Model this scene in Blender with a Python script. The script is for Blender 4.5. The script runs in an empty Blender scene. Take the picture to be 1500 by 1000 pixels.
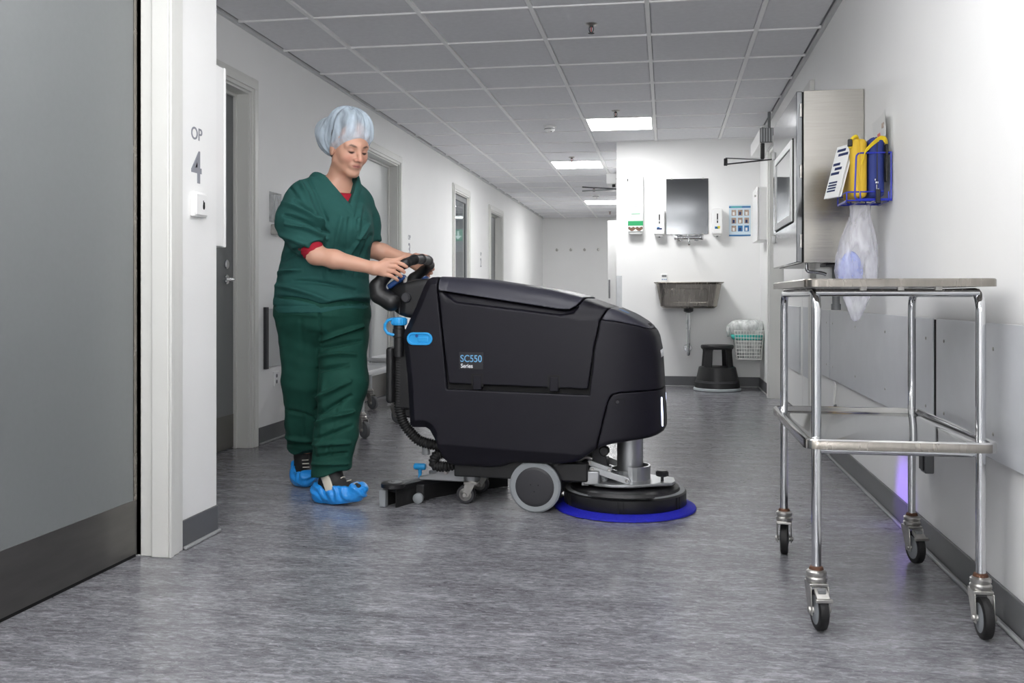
import bpy, math, random
import numpy as np
from mathutils import Vector, Matrix

C = bpy.context.scene.collection
SC = bpy.context.scene
R = math.radians
PI = math.pi
random.seed(4)
rng = np.random.default_rng(7)

# ------------------------------------------------------------------ camera
YAW = math.atan(226 / 1400.0)
cam_d = bpy.data.cameras.new('camera')
cam_d.sensor_width = 36.0
cam_d.lens = 1400.0 / 1500.0 * 36.0
cam_d.shift_y = -65.0 / 1500.0
cam_d.clip_start = 0.05
cam = bpy.data.objects.new('camera', cam_d)
cam.location = (0, 0, 0.87)
cam.rotation_euler = (R(90), 0, YAW)
C.objects.link(cam)
SC.camera = cam

# ------------------------------------------------------------------ world, lamps, exposure
w = bpy.data.worlds.new('world')
SC.world = w
w.use_nodes = True
w.node_tree.nodes['Background'].inputs[0].default_value = (0.95, 0.97, 1.0, 1)
w.node_tree.nodes['Background'].inputs[1].default_value = 0.25

def area_lamp(name, loc, target, size, power, col=(1, 1, 1), size_y=None):
    l = bpy.data.lights.new(name, 'AREA')
    l.energy = power
    l.color = col
    l.shape = 'RECTANGLE'
    l.size = size
    l.size_y = size_y or size
    o = bpy.data.objects.new(name, l)
    o.location = loc
    d = Vector(target) - Vector(loc)
    o.rotation_euler = d.to_track_quat('-Z', 'Y').to_euler()
    C.objects.link(o)
    return o

PANEL_EMIT = 33.0
PANEL_NEAR = 7.5
# photographer's softbox behind the camera
area_lamp('softbox_lamp', (-1.25, 0.5, 2.25), (-0.2, 4.2, 0.8), 0.6, 12.5, (1.0, 0.99, 0.97))
# added fill lamp, out of view, turned up to brighten the near ceiling
area_lamp('ceiling_fill_lamp', (-0.4, 1.0, 1.5), (-0.4, 1.65, 2.4), 0.7, 38, (1.0, 1.0, 1.0))
# violet working light of the floor machine (front lamp), aimed at the wall beside it
sp = bpy.data.lights.new('work_light_spot', 'SPOT')
sp.energy = 30
sp.color = (0.28, 0.12, 1.0)
sp.spot_size = R(24)
sp.spot_blend = 0.9
sp.shadow_soft_size = 0.03
spo = bpy.data.objects.new('work_light_spot', sp)
spo.location = (0.06, 3.93, 0.42)
spo.rotation_euler = (Vector((0.89, 3.80, 0.12)) - spo.location).to_track_quat('-Z', 'Y').to_euler()
C.objects.link(spo)

SC.cycles.sample_clamp_indirect = 8
SC.cycles.diffuse_bounces = 9
SC.cycles.max_bounces = 14
SC.cycles.transparent_max_bounces = 12
SC.view_settings.view_transform = 'Standard'
SC.view_settings.look = 'None'
SC.view_settings.gamma = 1.0
SC.view_settings.use_curve_mapping = False
SC.view_settings.exposure = 0.14

# ------------------------------------------------------------------ materials
def s2l(c):
    return tuple((x / 255 / 12.92) if x / 255 <= 0.04045 else ((x / 255 + 0.055) / 1.055) ** 2.4 for x in c) + (1,)

def mat(name, rgb, rough=0.5, metal=0.0, var=0.0, scale=8.0, bump=0.0, bscale=60.0, spec=0.5, stretch=(1, 1, 1),
        alpha=1.0, trans=0.0, emit=None, estr=0.0, coat=0.0, sheen=0.0, rvar=0.0):
    m = bpy.data.materials.new(name)
    m.use_nodes = True
    nt = m.node_tree
    b = nt.nodes['Principled BSDF']
    col = s2l(rgb)
    b.inputs['Base Color'].default_value = col
    b.inputs['Roughness'].default_value = rough
    b.inputs['Metallic'].default_value = metal
    b.inputs['Specular IOR Level'].default_value = spec
    b.inputs['Alpha'].default_value = alpha
    b.inputs['Transmission Weight'].default_value = trans
    b.inputs['Coat Weight'].default_value = coat
    b.inputs['Sheen Weight'].default_value = sheen
    if emit:
        b.inputs['Emission Color'].default_value = s2l(emit)
        b.inputs['Emission Strength'].default_value = estr
    tc = nt.nodes.new('ShaderNodeTexCoord')
    mp_ = nt.nodes.new('ShaderNodeMapping')
    mp_.inputs['Scale'].default_value = stretch
    nt.links.new(tc.outputs['Object'], mp_.inputs[0])
    if var > 0 or rvar > 0:
        n = nt.nodes.new('ShaderNodeTexNoise')
        n.inputs['Scale'].default_value = scale
        n.inputs['Detail'].default_value = 6
        nt.links.new(mp_.outputs[0], n.inputs['Vector'])
        if var > 0:
            r = nt.nodes.new('ShaderNodeValToRGB')
            r.color_ramp.elements[0].position = 0.3
            r.color_ramp.elements[1].position = 0.7
            r.color_ramp.elements[0].color = tuple(x * (1 - var) for x in col[:3]) + (1,)
            r.color_ramp.elements[1].color = tuple(min(1, x * (1 + var)) for x in col[:3]) + (1,)
            nt.links.new(n.outputs['Fac'], r.inputs[0])
            nt.links.new(r.outputs[0], b.inputs['Base Color'])
        if rvar > 0:
            q = nt.nodes.new('ShaderNodeMapRange')
            q.inputs['To Min'].default_value = max(0.02, rough - rvar)
            q.inputs['To Max'].default_value = rough + rvar
            nt.links.new(n.outputs['Fac'], q.inputs['Value'])
            nt.links.new(q.outputs[0], b.inputs['Roughness'])
    if bump > 0:
        n2 = nt.nodes.new('ShaderNodeTexNoise')
        n2.inputs['Scale'].default_value = bscale
        n2.inputs['Detail'].default_value = 4
        nt.links.new(mp_.outputs[0], n2.inputs['Vector'])
        bp = nt.nodes.new('ShaderNodeBump')
        bp.inputs['Strength'].default_value = bump
        bp.inputs['Distance'].default_value = 0.01
        nt.links.new(n2.outputs['Fac'], bp.inputs['Height'])
        nt.links.new(bp.outputs[0], b.inputs['Normal'])
    return m

def film(name, rgb, clear=0.6, rough=0.25, bump=0.4, vary=.25):
    """thin plastic film: part see-through, part milky and glossy"""
    m = bpy.data.materials.new(name)
    m.use_nodes = True
    nt = m.node_tree
    b = nt.nodes['Principled BSDF']
    b.inputs['Base Color'].default_value = s2l(rgb)
    b.inputs['Roughness'].default_value = rough
    tr = nt.nodes.new('ShaderNodeBsdfTransparent')
    mx = nt.nodes.new('ShaderNodeMixShader')
    tc = nt.nodes.new('ShaderNodeTexCoord')
    n = nt.nodes.new('ShaderNodeTexNoise')
    mp_ = nt.nodes.new('ShaderNodeMapping')
    mp_.inputs['Scale'].default_value = (1, 1, .3)
    nt.links.new(tc.outputs['Object'], mp_.inputs[0])
    n.inputs['Scale'].default_value = 26
    n.inputs['Detail'].default_value = 3
    n.inputs['Distortion'].default_value = .6
    nt.links.new(mp_.outputs[0], n.inputs['Vector'])
    q = nt.nodes.new('ShaderNodeMapRange')
    q.inputs['From Min'].default_value = 0.3
    q.inputs['From Max'].default_value = 0.7
    q.inputs['To Min'].default_value = min(1, 1 - clear + vary)
    q.inputs['To Max'].default_value = max(0, 1 - clear - vary)
    nt.links.new(n.outputs['Fac'], q.inputs['Value'])
    bp = nt.nodes.new('ShaderNodeBump')
    bp.inputs['Strength'].default_value = bump
    bp.inputs['Distance'].default_value = 0.02
    nt.links.new(n.outputs['Fac'], bp.inputs['Height'])
    nt.links.new(bp.outputs[0], b.inputs['Normal'])
    nt.links.new(q.outputs[0], mx.inputs[0])
    nt.links.new(tr.outputs[0], mx.inputs[1])
    nt.links.new(b.outputs[0], mx.inputs[2])
    nt.links.new(mx.outputs[0], nt.nodes['Material Output'].inputs[0])
    return m

def vcol_mat(name, rough=0.5, bump=0.0, bscale=300, sss=0.0):
    m = mat(name, (200, 160, 140), rough, bump=bump, bscale=bscale)
    nt = m.node_tree
    a = nt.nodes.new('ShaderNodeVertexColor')
    a.layer_name = 'Col'
    b = nt.nodes['Principled BSDF']
    nt.links.new(a.outputs[0], b.inputs['Base Color'])
    if sss:
        b.inputs['Subsurface Weight'].default_value = sss
        b.inputs['Subsurface Radius'].default_value = (0.012, 0.005, 0.003)
        b.inputs['Subsurface Scale'].default_value = 0.6
    return m

def floor_material():
    m = bpy.data.materials.new('marbled_linoleum')
    m.use_nodes = True
    nt = m.node_tree
    b = nt.nodes['Principled BSDF']
    tc = nt.nodes.new('ShaderNodeTexCoord')
    def noise(stretch, scale, detail, dist=0.0, rot=0.0):
        mp_ = nt.nodes.new('ShaderNodeMapping')
        mp_.inputs['Scale'].default_value = stretch
        mp_.inputs['Rotation'].default_value = (0, 0, rot)
        nt.links.new(tc.outputs['Object'], mp_.inputs[0])
        n = nt.nodes.new('ShaderNodeTexNoise')
        n.inputs['Scale'].default_value = scale
        n.inputs['Detail'].default_value = detail
        n.inputs['Roughness'].default_value = 0.72
        n.inputs['Distortion'].default_value = dist
        nt.links.new(mp_.outputs[0], n.inputs['Vector'])
        return n
    n1 = noise((1.0, 3.0, 1), 26, 9, 0.8)
    n2 = noise((1.0, 3.5, 1), 3.2, 4, 0.3)
    n3 = noise((1.0, 2.2, 1), 52, 5, 1.0)
    r1 = nt.nodes.new('ShaderNodeValToRGB')
    e = r1.color_ramp.elements
    e[0].position = 0.36; e[0].color = s2l(FLOOR_DARK)
    e[1].position = 0.66; e[1].color = s2l(FLOOR_LIGHT)
    k = r1.color_ramp.elements.new(0.5); k.color = s2l(FLOOR_MID)
    mixv = nt.nodes.new('ShaderNodeMath'); mixv.operation = 'MULTIPLY_ADD'
    mixv.inputs[1].default_value = 0.35
    nt.links.new(n2.outputs['Fac'], mixv.inputs[0])
    a1 = nt.nodes.new('ShaderNodeMath'); a1.operation = 'MULTIPLY'
    a1.inputs[1].default_value = 0.65
    nt.links.new(n1.outputs['Fac'], a1.inputs[0])
    nt.links.new(a1.outputs[0], mixv.inputs[2])
    nt.links.new(mixv.outputs[0], r1.inputs[0])
    r3 = nt.nodes.new('ShaderNodeValToRGB')
    r3.color_ramp.elements[0].position = 0.56
    r3.color_ramp.elements[1].position = 0.70
    nt.links.new(n3.outputs['Fac'], r3.inputs[0])
    mx = nt.nodes.new('ShaderNodeMix'); mx.data_type = 'RGBA'
    f = nt.nodes.new('ShaderNodeMath'); f.operation = 'MULTIPLY'; f.inputs[1].default_value = 0.7
    nt.links.new(r3.outputs[0], f.inputs[0])
    nt.links.new(f.outputs[0], mx.inputs[0])
    nt.links.new(r1.outputs[0], mx.inputs[6])
    mx.inputs[7].default_value = s2l((182, 182, 186))
    n4 = noise((1.0, 2.4, 1), 44, 5, 1.0, 0.05)
    r4 = nt.nodes.new('ShaderNodeValToRGB')
    r4.color_ramp.elements[0].position = 0.58
    r4.color_ramp.elements[1].position = 0.70
    nt.links.new(n4.outputs['Fac'], r4.inputs[0])
    f4 = nt.nodes.new('ShaderNodeMath'); f4.operation = 'MULTIPLY'; f4.inputs[1].default_value = 0.65
    nt.links.new(r4.outputs[0], f4.inputs[0])
    mx4 = nt.nodes.new('ShaderNodeMix'); mx4.data_type = 'RGBA'
    nt.links.new(f4.outputs[0], mx4.inputs[0])
    nt.links.new(mx.outputs[2], mx4.inputs[6])
    mx4.inputs[7].default_value = s2l((62, 62, 66))
    nt.links.new(mx4.outputs[2], b.inputs['Base Color'])
    q = nt.nodes.new('ShaderNodeMapRange')
    q.inputs['To Min'].default_value = 0.17
    q.inputs['To Max'].default_value = 0.30
    b.inputs['Specular IOR Level'].default_value = 0.75
    nt.links.new(n1.outputs['Fac'], q.inputs['Value'])
    nt.links.new(q.outputs[0], b.inputs['Roughness'])
    bp = nt.nodes.new('ShaderNodeBump')
    bp.inputs['Strength'].default_value = 0.08
    bp.inputs['Distance'].default_value = 0.004
    nt.links.new(n1.outputs['Fac'], bp.inputs['Height'])
    nt.links.new(bp.outputs[0], b.inputs['Normal'])
    return m

FLOOR_DARK, FLOOR_MID, FLOOR_LIGHT = (84, 84, 88), (122, 122, 127), (172, 172, 177)

M = {}
M['wall'] = mat('white_wall_paint', (239, 239, 238), 0.55, bump=0.05, bscale=180, var=0.012, scale=3)
M['white'] = mat('white_lacquer', (236, 236, 235), 0.32)
M['frame'] = mat('door_frame_lacquer', (218, 218, 214), 0.35, var=0.01, scale=6)
M['tile'] = mat('ceiling_tile_board', (230, 230, 233), 0.85, bump=0.12, bscale=420, var=0.03, scale=30)
M['runner'] = mat('ceiling_grid_metal', (250, 250, 250), 0.5)
M['slab'] = mat('ceiling_void', (150, 150, 152), 0.9)
M['door'] = mat('grey_door_laminate', (118, 121, 122), 0.42, var=0.015, scale=60, bump=0.02)
M['door_light'] = mat('pale_grey_door', (188, 190, 190), 0.35)
M['kick'] = mat('dull_stainless_kick', (118, 116, 113), 0.34, 0.9, var=0.08, scale=6, stretch=(1, 1, 6), rvar=0.08)
M['steel'] = mat('brushed_stainless', (176, 173, 167), 0.24, 1.0, var=0.05, scale=14, stretch=(.4, .4, 14), rvar=0.05)
M['steel_dark'] = mat('aged_stainless', (150, 145, 138), 0.26, 1.0, var=0.10, scale=9, stretch=(9, 1, 1), rvar=0.06)
M['tray'] = mat('polished_tray_steel', (200, 200, 198), 0.09, 1.0, var=0.04, scale=6, rvar=0.03)
M['chrome'] = mat('chrome', (212, 213, 215), 0.07, 1.0)
M['zinc'] = mat('zinc_plated_steel', (186, 184, 180), 0.30, 0.9, var=0.16, scale=40)
M['alu'] = mat('cast_aluminium', (176, 178, 180), 0.36, 0.85, var=0.05, scale=20)
M['rust'] = mat('rusty_steel', (96, 66, 50), 0.7, 0.4, var=0.4, scale=60)
M['panel'] = mat('grey_wall_protection', (206, 208, 212), 0.30, 0.15, var=0.03, scale=10)
M['base'] = mat('dark_grey_baseboard', (92, 93, 96), 0.42, var=0.05, scale=8)
M['cove'] = mat('pale_cove_strip', (150, 151, 152), 0.35)
M['gap'] = mat('black_gap', (12, 12, 13), 0.8)
M['black'] = mat('black_plastic', (24, 24, 26), 0.42, bump=0.03, bscale=500)
M['rubber'] = mat('black_rubber', (22, 22, 23), 0.6, bump=0.05, bscale=200)
M['darkgrey'] = mat('dark_grey_plastic', (46, 46, 50), 0.5)
M['pale_steel'] = mat('pale_satin_steel', (196, 198, 200), 0.35, 0.25)
M['angle'] = mat('wall_angle_metal', (206, 207, 208), 0.5)
M['midgrey'] = mat('mid_grey_plastic', (120, 122, 124), 0.5)
M['greytyre'] = mat('grey_tyre', (136, 140, 143), 0.6)
M['body'] = mat('charcoal_textured_plastic', (21, 20, 28), 0.46, bump=0.10, bscale=700, var=0.04, scale=200, spec=.25)
M['body2'] = mat('charcoal_smooth_plastic', (42, 42, 53), 0.42, bump=0.08, bscale=700, spec=.5)
M['bluecyan'] = mat('bright_blue_plastic', (38, 150, 214), 0.35)
M['bluedark'] = mat('navy_blue_plastic', (30, 66, 124), 0.4)
M['brush'] = mat('blue_bristles', (12, 18, 168), 0.6, bump=0.5, bscale=260, var=0.15, scale=90)
M['led'] = mat('front_led', (230, 235, 255), 0.3, emit=(205, 214, 255), estr=7)
M['text_grey'] = mat('grey_vinyl_lettering', (140, 142, 150), 0.5)
M['text_blue'] = mat('pale_blue_print', (104, 164, 206), 0.5)
M['text_white'] = mat('white_print', (226, 228, 230), 0.5)
M['sticker'] = mat('dark_sticker', (27, 26, 32), 0.45)
M['diffuser'] = mat('lit_diffuser', (255, 255, 255), 0.5, emit=(255, 255, 255), estr=PANEL_EMIT)
M['diffuser_dim'] = mat('dimmed_diffuser', (255, 255, 255), 0.5, emit=(255, 255, 255), estr=PANEL_NEAR)
M['room_diffuser'] = mat('lit_diffuser_room', (255, 255, 255), 0.5, emit=(255, 255, 255), estr=9)
M['glass'] = mat('window_glass', (220, 230, 232), 0.02, trans=1.0, spec=0.5)
M['mirror'] = mat('steel_mirror', (128, 130, 132), 0.10, 1.0, rvar=0.04, scale=5, stretch=(1, 1, 12))
M['paper'] = mat('white_paper', (232, 233, 232), 0.6)
M['green'] = mat('green_print', (32, 150, 92), 0.5)
M['exitgreen'] = mat('exit_sign_green', (10, 130, 100), 0.4, emit=(20, 150, 120), estr=0.7)
M['teal'] = mat('turquoise_film', (70, 190, 178), 0.3)
M['bluep'] = mat('blue_print', (40, 110, 165), 0.5)
M['navyp'] = mat('navy_print', (34, 48, 92), 0.5)
M['yellowp'] = mat('yellow_print', (214, 200, 50), 0.5)
M['redp'] = mat('red_print', (196, 70, 62), 0.5)
M['skinp'] = mat('photo_print', (170, 150, 135), 0.5, var=0.4, scale=60)
M['yellow'] = mat('yellow_cordura', (204, 168, 44), 0.7, bump=0.15, bscale=300)
M['yellow2'] = mat('yellow_webbing', (224, 196, 30), 0.6, bump=0.15, bscale=300)
M['navy'] = mat('navy_cordura', (34, 50, 118), 0.7, bump=0.15, bscale=300)
M['wireblue'] = mat('blue_coated_wire', (30, 46, 170), 0.35)
M['wirewhite'] = mat('white_coated_wire', (222, 222, 218), 0.35)
M['bag'] = film('clear_bag_film', (228, 228, 236), 0.60, bump=.25)
M['liner'] = film('bin_liner_film', (228, 230, 228), 0.35)
M['bagblue'] = film('pale_blue_film', (150, 168, 240), 0.25)
M['acrylic'] = film('clear_acrylic', (225, 228, 230), 0.8, 0.08, 0.0)

# ------------------------------------------------------------------ mesh helpers
def link_mesh(name, verts, faces, m, parent=None, smooth=True, bev=0.0, seg=2, ang=40):
    me = bpy.data.meshes.new(name)
    me.from_pydata([tuple(v) for v in verts], [], faces)
    me.validate()
    me.update()
    if m:
        me.materials.append(m)
    if smooth:
        for p in me.polygons:
            p.use_smooth = True
        me.set_sharp_from_angle(angle=R(ang))
    o = bpy.data.objects.new(name, me)
    C.objects.link(o)
    if parent:
        o.parent = parent
    if bev > 0:
        b = o.modifiers.new('bevel', 'BEVEL')
        b.width = bev
        b.segments = seg
        b.limit_method = 'ANGLE'
        b.angle_limit = R(35)
        b.harden_normals = False
    return o

class MB:
    def __init__(s):
        s.v = []; s.f = []
    def add(s, vs, fs):
        n = len(s.v)
        s.v += [tuple(x) for x in vs]
        s.f += [tuple(i + n for i in q) for q in fs]
        return s
    def box(s, lo, hi):
        x0, y0, z0 = lo; x1, y1, z1 = hi
        return s.add([(x0, y0, z0), (x1, y0, z0), (x1, y1, z0), (x0, y1, z0), (x0, y0, z1), (x1, y0, z1), (x1, y1, z1), (x0, y1, z1)],
                     [(0, 3, 2, 1), (4, 5, 6, 7), (0, 1, 5, 4), (1, 2, 6, 5), (2, 3, 7, 6), (3, 0, 4, 7)])
    def boxm(s, mtx, size):
        h = Vector(size) / 2
        pts = [(-1, -1, -1), (1, -1, -1), (1, 1, -1), (-1, 1, -1), (-1, -1, 1), (1, -1, 1), (1, 1, 1), (-1, 1, 1)]
        return s.add([mtx @ Vector((a * h.x, b * h.y, c * h.z)) for a, b, c in pts],
                     [(0, 3, 2, 1), (4, 5, 6, 7), (0, 1, 5, 4), (1, 2, 6, 5), (2, 3, 7, 6), (3, 0, 4, 7)])
    def tube(s, pts, r, n=10, closed=False):
        pts = [Vector(p) for p in pts]
        rs = r if isinstance(r, (list, tuple)) else [r] * len(pts)
        N = len(pts)
        up = None
        rings = []
        for i, p in enumerate(pts):
            if closed:
                t = (pts[(i + 1) % N] - pts[i - 1]).normalized()
            else:
                a = pts[max(0, i - 1)]; b = pts[min(N - 1, i + 1)]
                t = (b - a).normalized()
            if up is None:
                up = Vector((0, 0, 1)) if abs(t.z) < 0.9 else Vector((1, 0, 0))
            up = (up - t * up.dot(t)).normalized()
            sd = t.cross(up)
            rings.append([p + (up * math.cos(2 * PI * k / n) + sd * math.sin(2 * PI * k / n)) * rs[i] for k in range(n)])
        vs = [q for ring in rings for q in ring]
        fs = []
        for i in range(N if closed else N - 1):
            j = (i + 1) % N
            for k in range(n):
                l = (k + 1) % n
                fs.append((i * n + k, j * n + k, j * n + l, i * n + l))
        if not closed:
            fs.append(tuple(range(n)))
            fs.append(tuple((N - 1) * n + k for k in reversed(range(n))))
        return s.add(vs, fs)
    def lathe(s, prof, c=(0, 0, 0), axis='z', n=24, mtx=None):
        """prof: (radius, height) from bottom to top"""
        vs = []
        for r_, h_ in prof:
            for k in range(n):
                a = 2 * PI * k / n
                x, y, z = r_ * math.cos(a), r_ * math.sin(a), h_
                if axis == 'x':
                    x, y, z = z, x, y
                elif axis == 'y':
                    x, y, z = y, z, x
                p = Vector((x, y, z))
                if mtx is not None:
                    p = mtx @ p
                vs.append(p + Vector(c))
        fs = []
        m = len(prof)
        for i in range(m - 1):
            for k in range(n):
                l = (k + 1) % n
                fs.append((i * n + k, i * n + l, (i + 1) * n + l, (i + 1) * n + k))
        fs.append(tuple(reversed(range(n))))
        fs.append(tuple((m - 1) * n + k for k in range(n)))
        return s.add(vs, fs)
    def prism(s, poly, d0, d1, f):
        """poly: 2-D points, f(a, b, d) -> 3-D point"""
        n = len(poly)
        vs = [f(a, b, d0) for a, b in poly] + [f(a, b, d1) for a, b in poly]
        fs = [tuple(reversed(range(n))), tuple(range(n, 2 * n))]
        for k in range(n):
            l = (k + 1) % n
            fs.append((k, l, n + l, n + k))
        return s.add(vs, fs)
    def build(s, name, m, parent=None, **kw):
        return link_mesh(name, s.v, s.f, m, parent, **kw)

def bx(name, lo, hi, m, parent=None, bev=0.0, **kw):
    return MB().box(lo, hi).build(name, m, parent, bev=bev, **kw)

def empty(name, loc=(0, 0, 0), rz=0.0):
    o = bpy.data.objects.new(name, None)
    o.empty_display_size = 0.1
    o.location = loc
    o.rotation_euler = (0, 0, rz)
    C.objects.link(o)
    return o

def tag(o, label=None, cat=None, group=None, kind=None):
    if label: o['label'] = label
    if cat: o['category'] = cat
    if group: o['group'] = group
    if kind: o['kind'] = kind
    return o

def thing(name, label, cat, loc=(0, 0, 0), rz=0.0, group=None):
    return tag(empty(name, loc, rz), label, cat, group)

def copy_tree(o, parent=None):
    c = o.copy()
    C.objects.link(c)
    c.parent = parent
    for ch in list(o.children):
        copy_tree(ch, c)
    return c

def text_mesh(name, body, size, m, parent, mtx, depth=0.0006, bold=0.0, align='CENTER', sx=1.0):
    cu = bpy.data.curves.new(name, 'FONT')
    cu.body = body
    cu.size = size
    cu.align_x = align
    cu.align_y = 'CENTER'
    cu.extrude = depth
    cu.offset = bold
    t = bpy.data.objects.new(name + '_curve', cu)
    C.objects.link(t)
    bpy.context.view_layer.update()
    me = bpy.data.meshes.new_from_object(t.evaluated_get(bpy.context.evaluated_depsgraph_get()))
    bpy.data.objects.remove(t)
    bpy.data.curves.remove(cu)
    me.materials.clear()
    me.materials.append(m)
    me.transform(mtx @ Matrix.Diagonal((sx, 1, 1, 1)))
    o = bpy.data.objects.new(name, me)
    C.objects.link(o)
    o.parent = parent
    return o

def arc_path(pts, rad, n=6):
    """polyline with rounded corners"""
    pts = [Vector(p) for p in pts]
    out = [pts[0]]
    for i in range(1, len(pts) - 1):
        a, b, c = pts[i - 1], pts[i], pts[i + 1]
        d0 = (a - b); d1 = (c - b)
        r_ = min(rad, d0.length * 0.49, d1.length * 0.49)
        p0 = b + d0.normalized() * r_; p1 = b + d1.normalized() * r_
        for k in range(n + 1):
            t = k / n
            out.append(p0 * (1 - t) ** 2 + b * 2 * t * (1 - t) + p1 * t * t)
    out.append(pts[-1])
    return out

# ------------------------------------------------------------------ signed-distance modelling (surface nets)
def smin(a, b, k):
    h = np.clip(0.5 + 0.5 * (b - a) / k, 0, 1)
    return b + (a - b) * h - k * h * (1 - h)

def smax(a, b, k):
    return -smin(-a, -b, k)

def ln(v):
    return np.sqrt((v * v).sum(-1))

def sphere(P, c, r):
    return ln(P - np.array(c)) - r

def ellips(P, c, r, rot=None):
    q = P - np.array(c)
    if rot is not None:
        q = q @ rot
    r = np.array(r)
    k0 = ln(q / r); k1 = ln(q / (r * r)) + 1e-9
    return k0 * (k0 - 1.0) / k1

def cone(P, a, b, ra, rb):
    a = np.array(a, float); b = np.array(b, float)
    ba = b - a
    t = np.clip(((P - a) @ ba) / (ba @ ba), 0, 1)
    return ln(P - a - t[..., None] * ba) - (ra + (rb - ra) * t)

def chain(P, pts, rs, k=0.01):
    d = None
    for i in range(len(pts) - 1):
        e = cone(P, pts[i], pts[i + 1], rs[i], rs[i + 1])
        d = e if d is None else smin(d, e, k)
    return d

def rbox(P, c, half, r, rot=None):
    q = P - np.array(c)
    if rot is not None:
        q = q @ rot
    q = np.abs(q) - (np.array(half) - r)
    return ln(np.maximum(q, 0)) + np.minimum(q.max(-1), 0) - r

def poly2(x, y, V):
    V = np.array(V, float)
    d = np.full(x.shape, 1e9)
    s = np.ones(x.shape)
    n = len(V)
    for i in range(n):
        a = V[i]; b = V[i - 1]
        ex, ey = b - a
        wx = x - a[0]; wy = y - a[1]
        t = np.clip((wx * ex + wy * ey) / (ex * ex + ey * ey), 0, 1)
        bx_ = wx - ex * t; by = wy - ey * t
        d = np.minimum(d, bx_ * bx_ + by * by)
        c1 = y >= a[1]; c2 = y < b[1]; c3 = ex * wy > ey * wx
        flip = (c1 & c2 & c3) | (~c1 & ~c2 & ~c3)
        s = np.where(flip, -s, s)
    return s * np.sqrt(d)

def sdf_grid(f, lo, hi, h, B=8, slack=1.5):
    lo = np.array(lo, float); hi = np.array(hi, float)
    nb = np.ceil((hi - lo) / (h * B)).astype(int)
    ax = [lo[i] + (np.arange(nb[i]) * B + (B - 1) / 2) * h for i in range(3)]
    G = np.stack(np.meshgrid(*ax, indexing='ij'), -1)
    cv = f(G.reshape(-1, 3)).reshape(nb)
    act = np.argwhere(np.abs(cv) < h * B * 0.87 * slack)
    grid = np.repeat(np.repeat(np.repeat(cv, B, 0), B, 1), B, 2).astype(np.float32)
    off = np.stack(np.meshgrid(*[np.arange(B)] * 3, indexing='ij'), -1).reshape(-1, 3)
    for s in range(0, len(act), 400):
        a = act[s:s + 400]
        ijk = (a[:, None, :] * B + off[None]).reshape(-1, 3)
        val = f(lo + ijk * h)
        grid[ijk[:, 0], ijk[:, 1], ijk[:, 2]] = val
    return grid, lo

def nets(grid, lo, h):
    S = grid < 0
    cnt = np.zeros(tuple(np.array(S.shape) - 1), np.int8)
    cor = [(a, b, c) for a in (0, 1) for b in (0, 1) for c in (0, 1)]
    X, Y, Z = cnt.shape
    for a, b, c in cor:
        cnt += S[a:a + X, b:b + Y, c:c + Z]
    cells = np.argwhere((cnt > 0) & (cnt < 8))
    idx = np.full(cnt.shape, -1, np.int32)
    idx[cells[:, 0], cells[:, 1], cells[:, 2]] = np.arange(len(cells))
    vals = np.stack([grid[cells[:, 0] + a, cells[:, 1] + b, cells[:, 2] + c] for a, b, c in cor], 1)
    acc = np.zeros((len(cells), 3)); num = np.zeros(len(cells))
    for i in range(8):
        for j in range(i + 1, 8):
            d = np.array(cor[j]) - np.array(cor[i])
            if np.abs(d).sum() != 1:
                continue
            v0, v1 = vals[:, i], vals[:, j]
            m = (v0 < 0) != (v1 < 0)
            t = np.where(m, v0 / np.where(m, v0 - v1, 1), 0)
            p = np.array(cor[i])[None] + t[:, None] * d[None]
            acc += np.where(m[:, None], p, 0); num += m
    V = lo + (cells + acc / num[:, None]) * h
    F = []
    for ax in range(3):
        sl0 = [slice(None)] * 3; sl1 = [slice(None)] * 3
        sl0[ax] = slice(0, -1); sl1[ax] = slice(1, None)
        a = S[tuple(sl0)]; b = S[tuple(sl1)]
        e = np.argwhere(a != b)
        u, v = (ax + 1) % 3, (ax + 2) % 3
        e = e[(e[:, u] > 0) & (e[:, v] > 0) & (e[:, u] < cnt.shape[u]) & (e[:, v] < cnt.shape[v])]
        ins = S[e[:, 0], e[:, 1], e[:, 2]]
        q = []
        for du, dv in ((-1, -1), (0, -1), (0, 0), (-1, 0)):
            c = e.copy(); c[:, u] += du; c[:, v] += dv
            q.append(idx[c[:, 0], c[:, 1], c[:, 2]])
        q = np.stack(q, 1)
        q[~ins] = q[~ins][:, ::-1]
        F.append(q)
    F = np.concatenate(F)
    F = F[(F >= 0).all(1)]
    return V, F

def grad(f, P, e=0.0008):
    g = np.stack([f(P + np.array(d) * e) - f(P - np.array(d) * e) for d in ((1, 0, 0), (0, 1, 0), (0, 0, 1))], -1)
    return g / (ln(g)[:, None] + 1e-9)

def np_mesh(name, V, F, m, parent=None, smooth=True, ang=None):
    me = bpy.data.meshes.new(name)
    n = len(F); k = F.shape[1]
    me.vertices.add(len(V)); me.loops.add(n * k); me.polygons.add(n)
    me.vertices.foreach_set('co', V.astype(np.float32).ravel())
    me.loops.foreach_set('vertex_index', F.astype(np.int32).ravel())
    me.polygons.foreach_set('loop_start', np.arange(0, n * k, k, dtype=np.int32))
    me.polygons.foreach_set('loop_total', np.full(n, k, np.int32))
    me.polygons.foreach_set('use_smooth', np.ones(n, bool) if smooth else np.zeros(n, bool))
    me.update(calc_edges=True)
    me.validate()
    if ang:
        me.set_sharp_from_angle(angle=R(ang))
    me.materials.append(m)
    o = bpy.data.objects.new(name, me)
    C.objects.link(o)
    if parent:
        o.parent = parent
    return o

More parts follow.
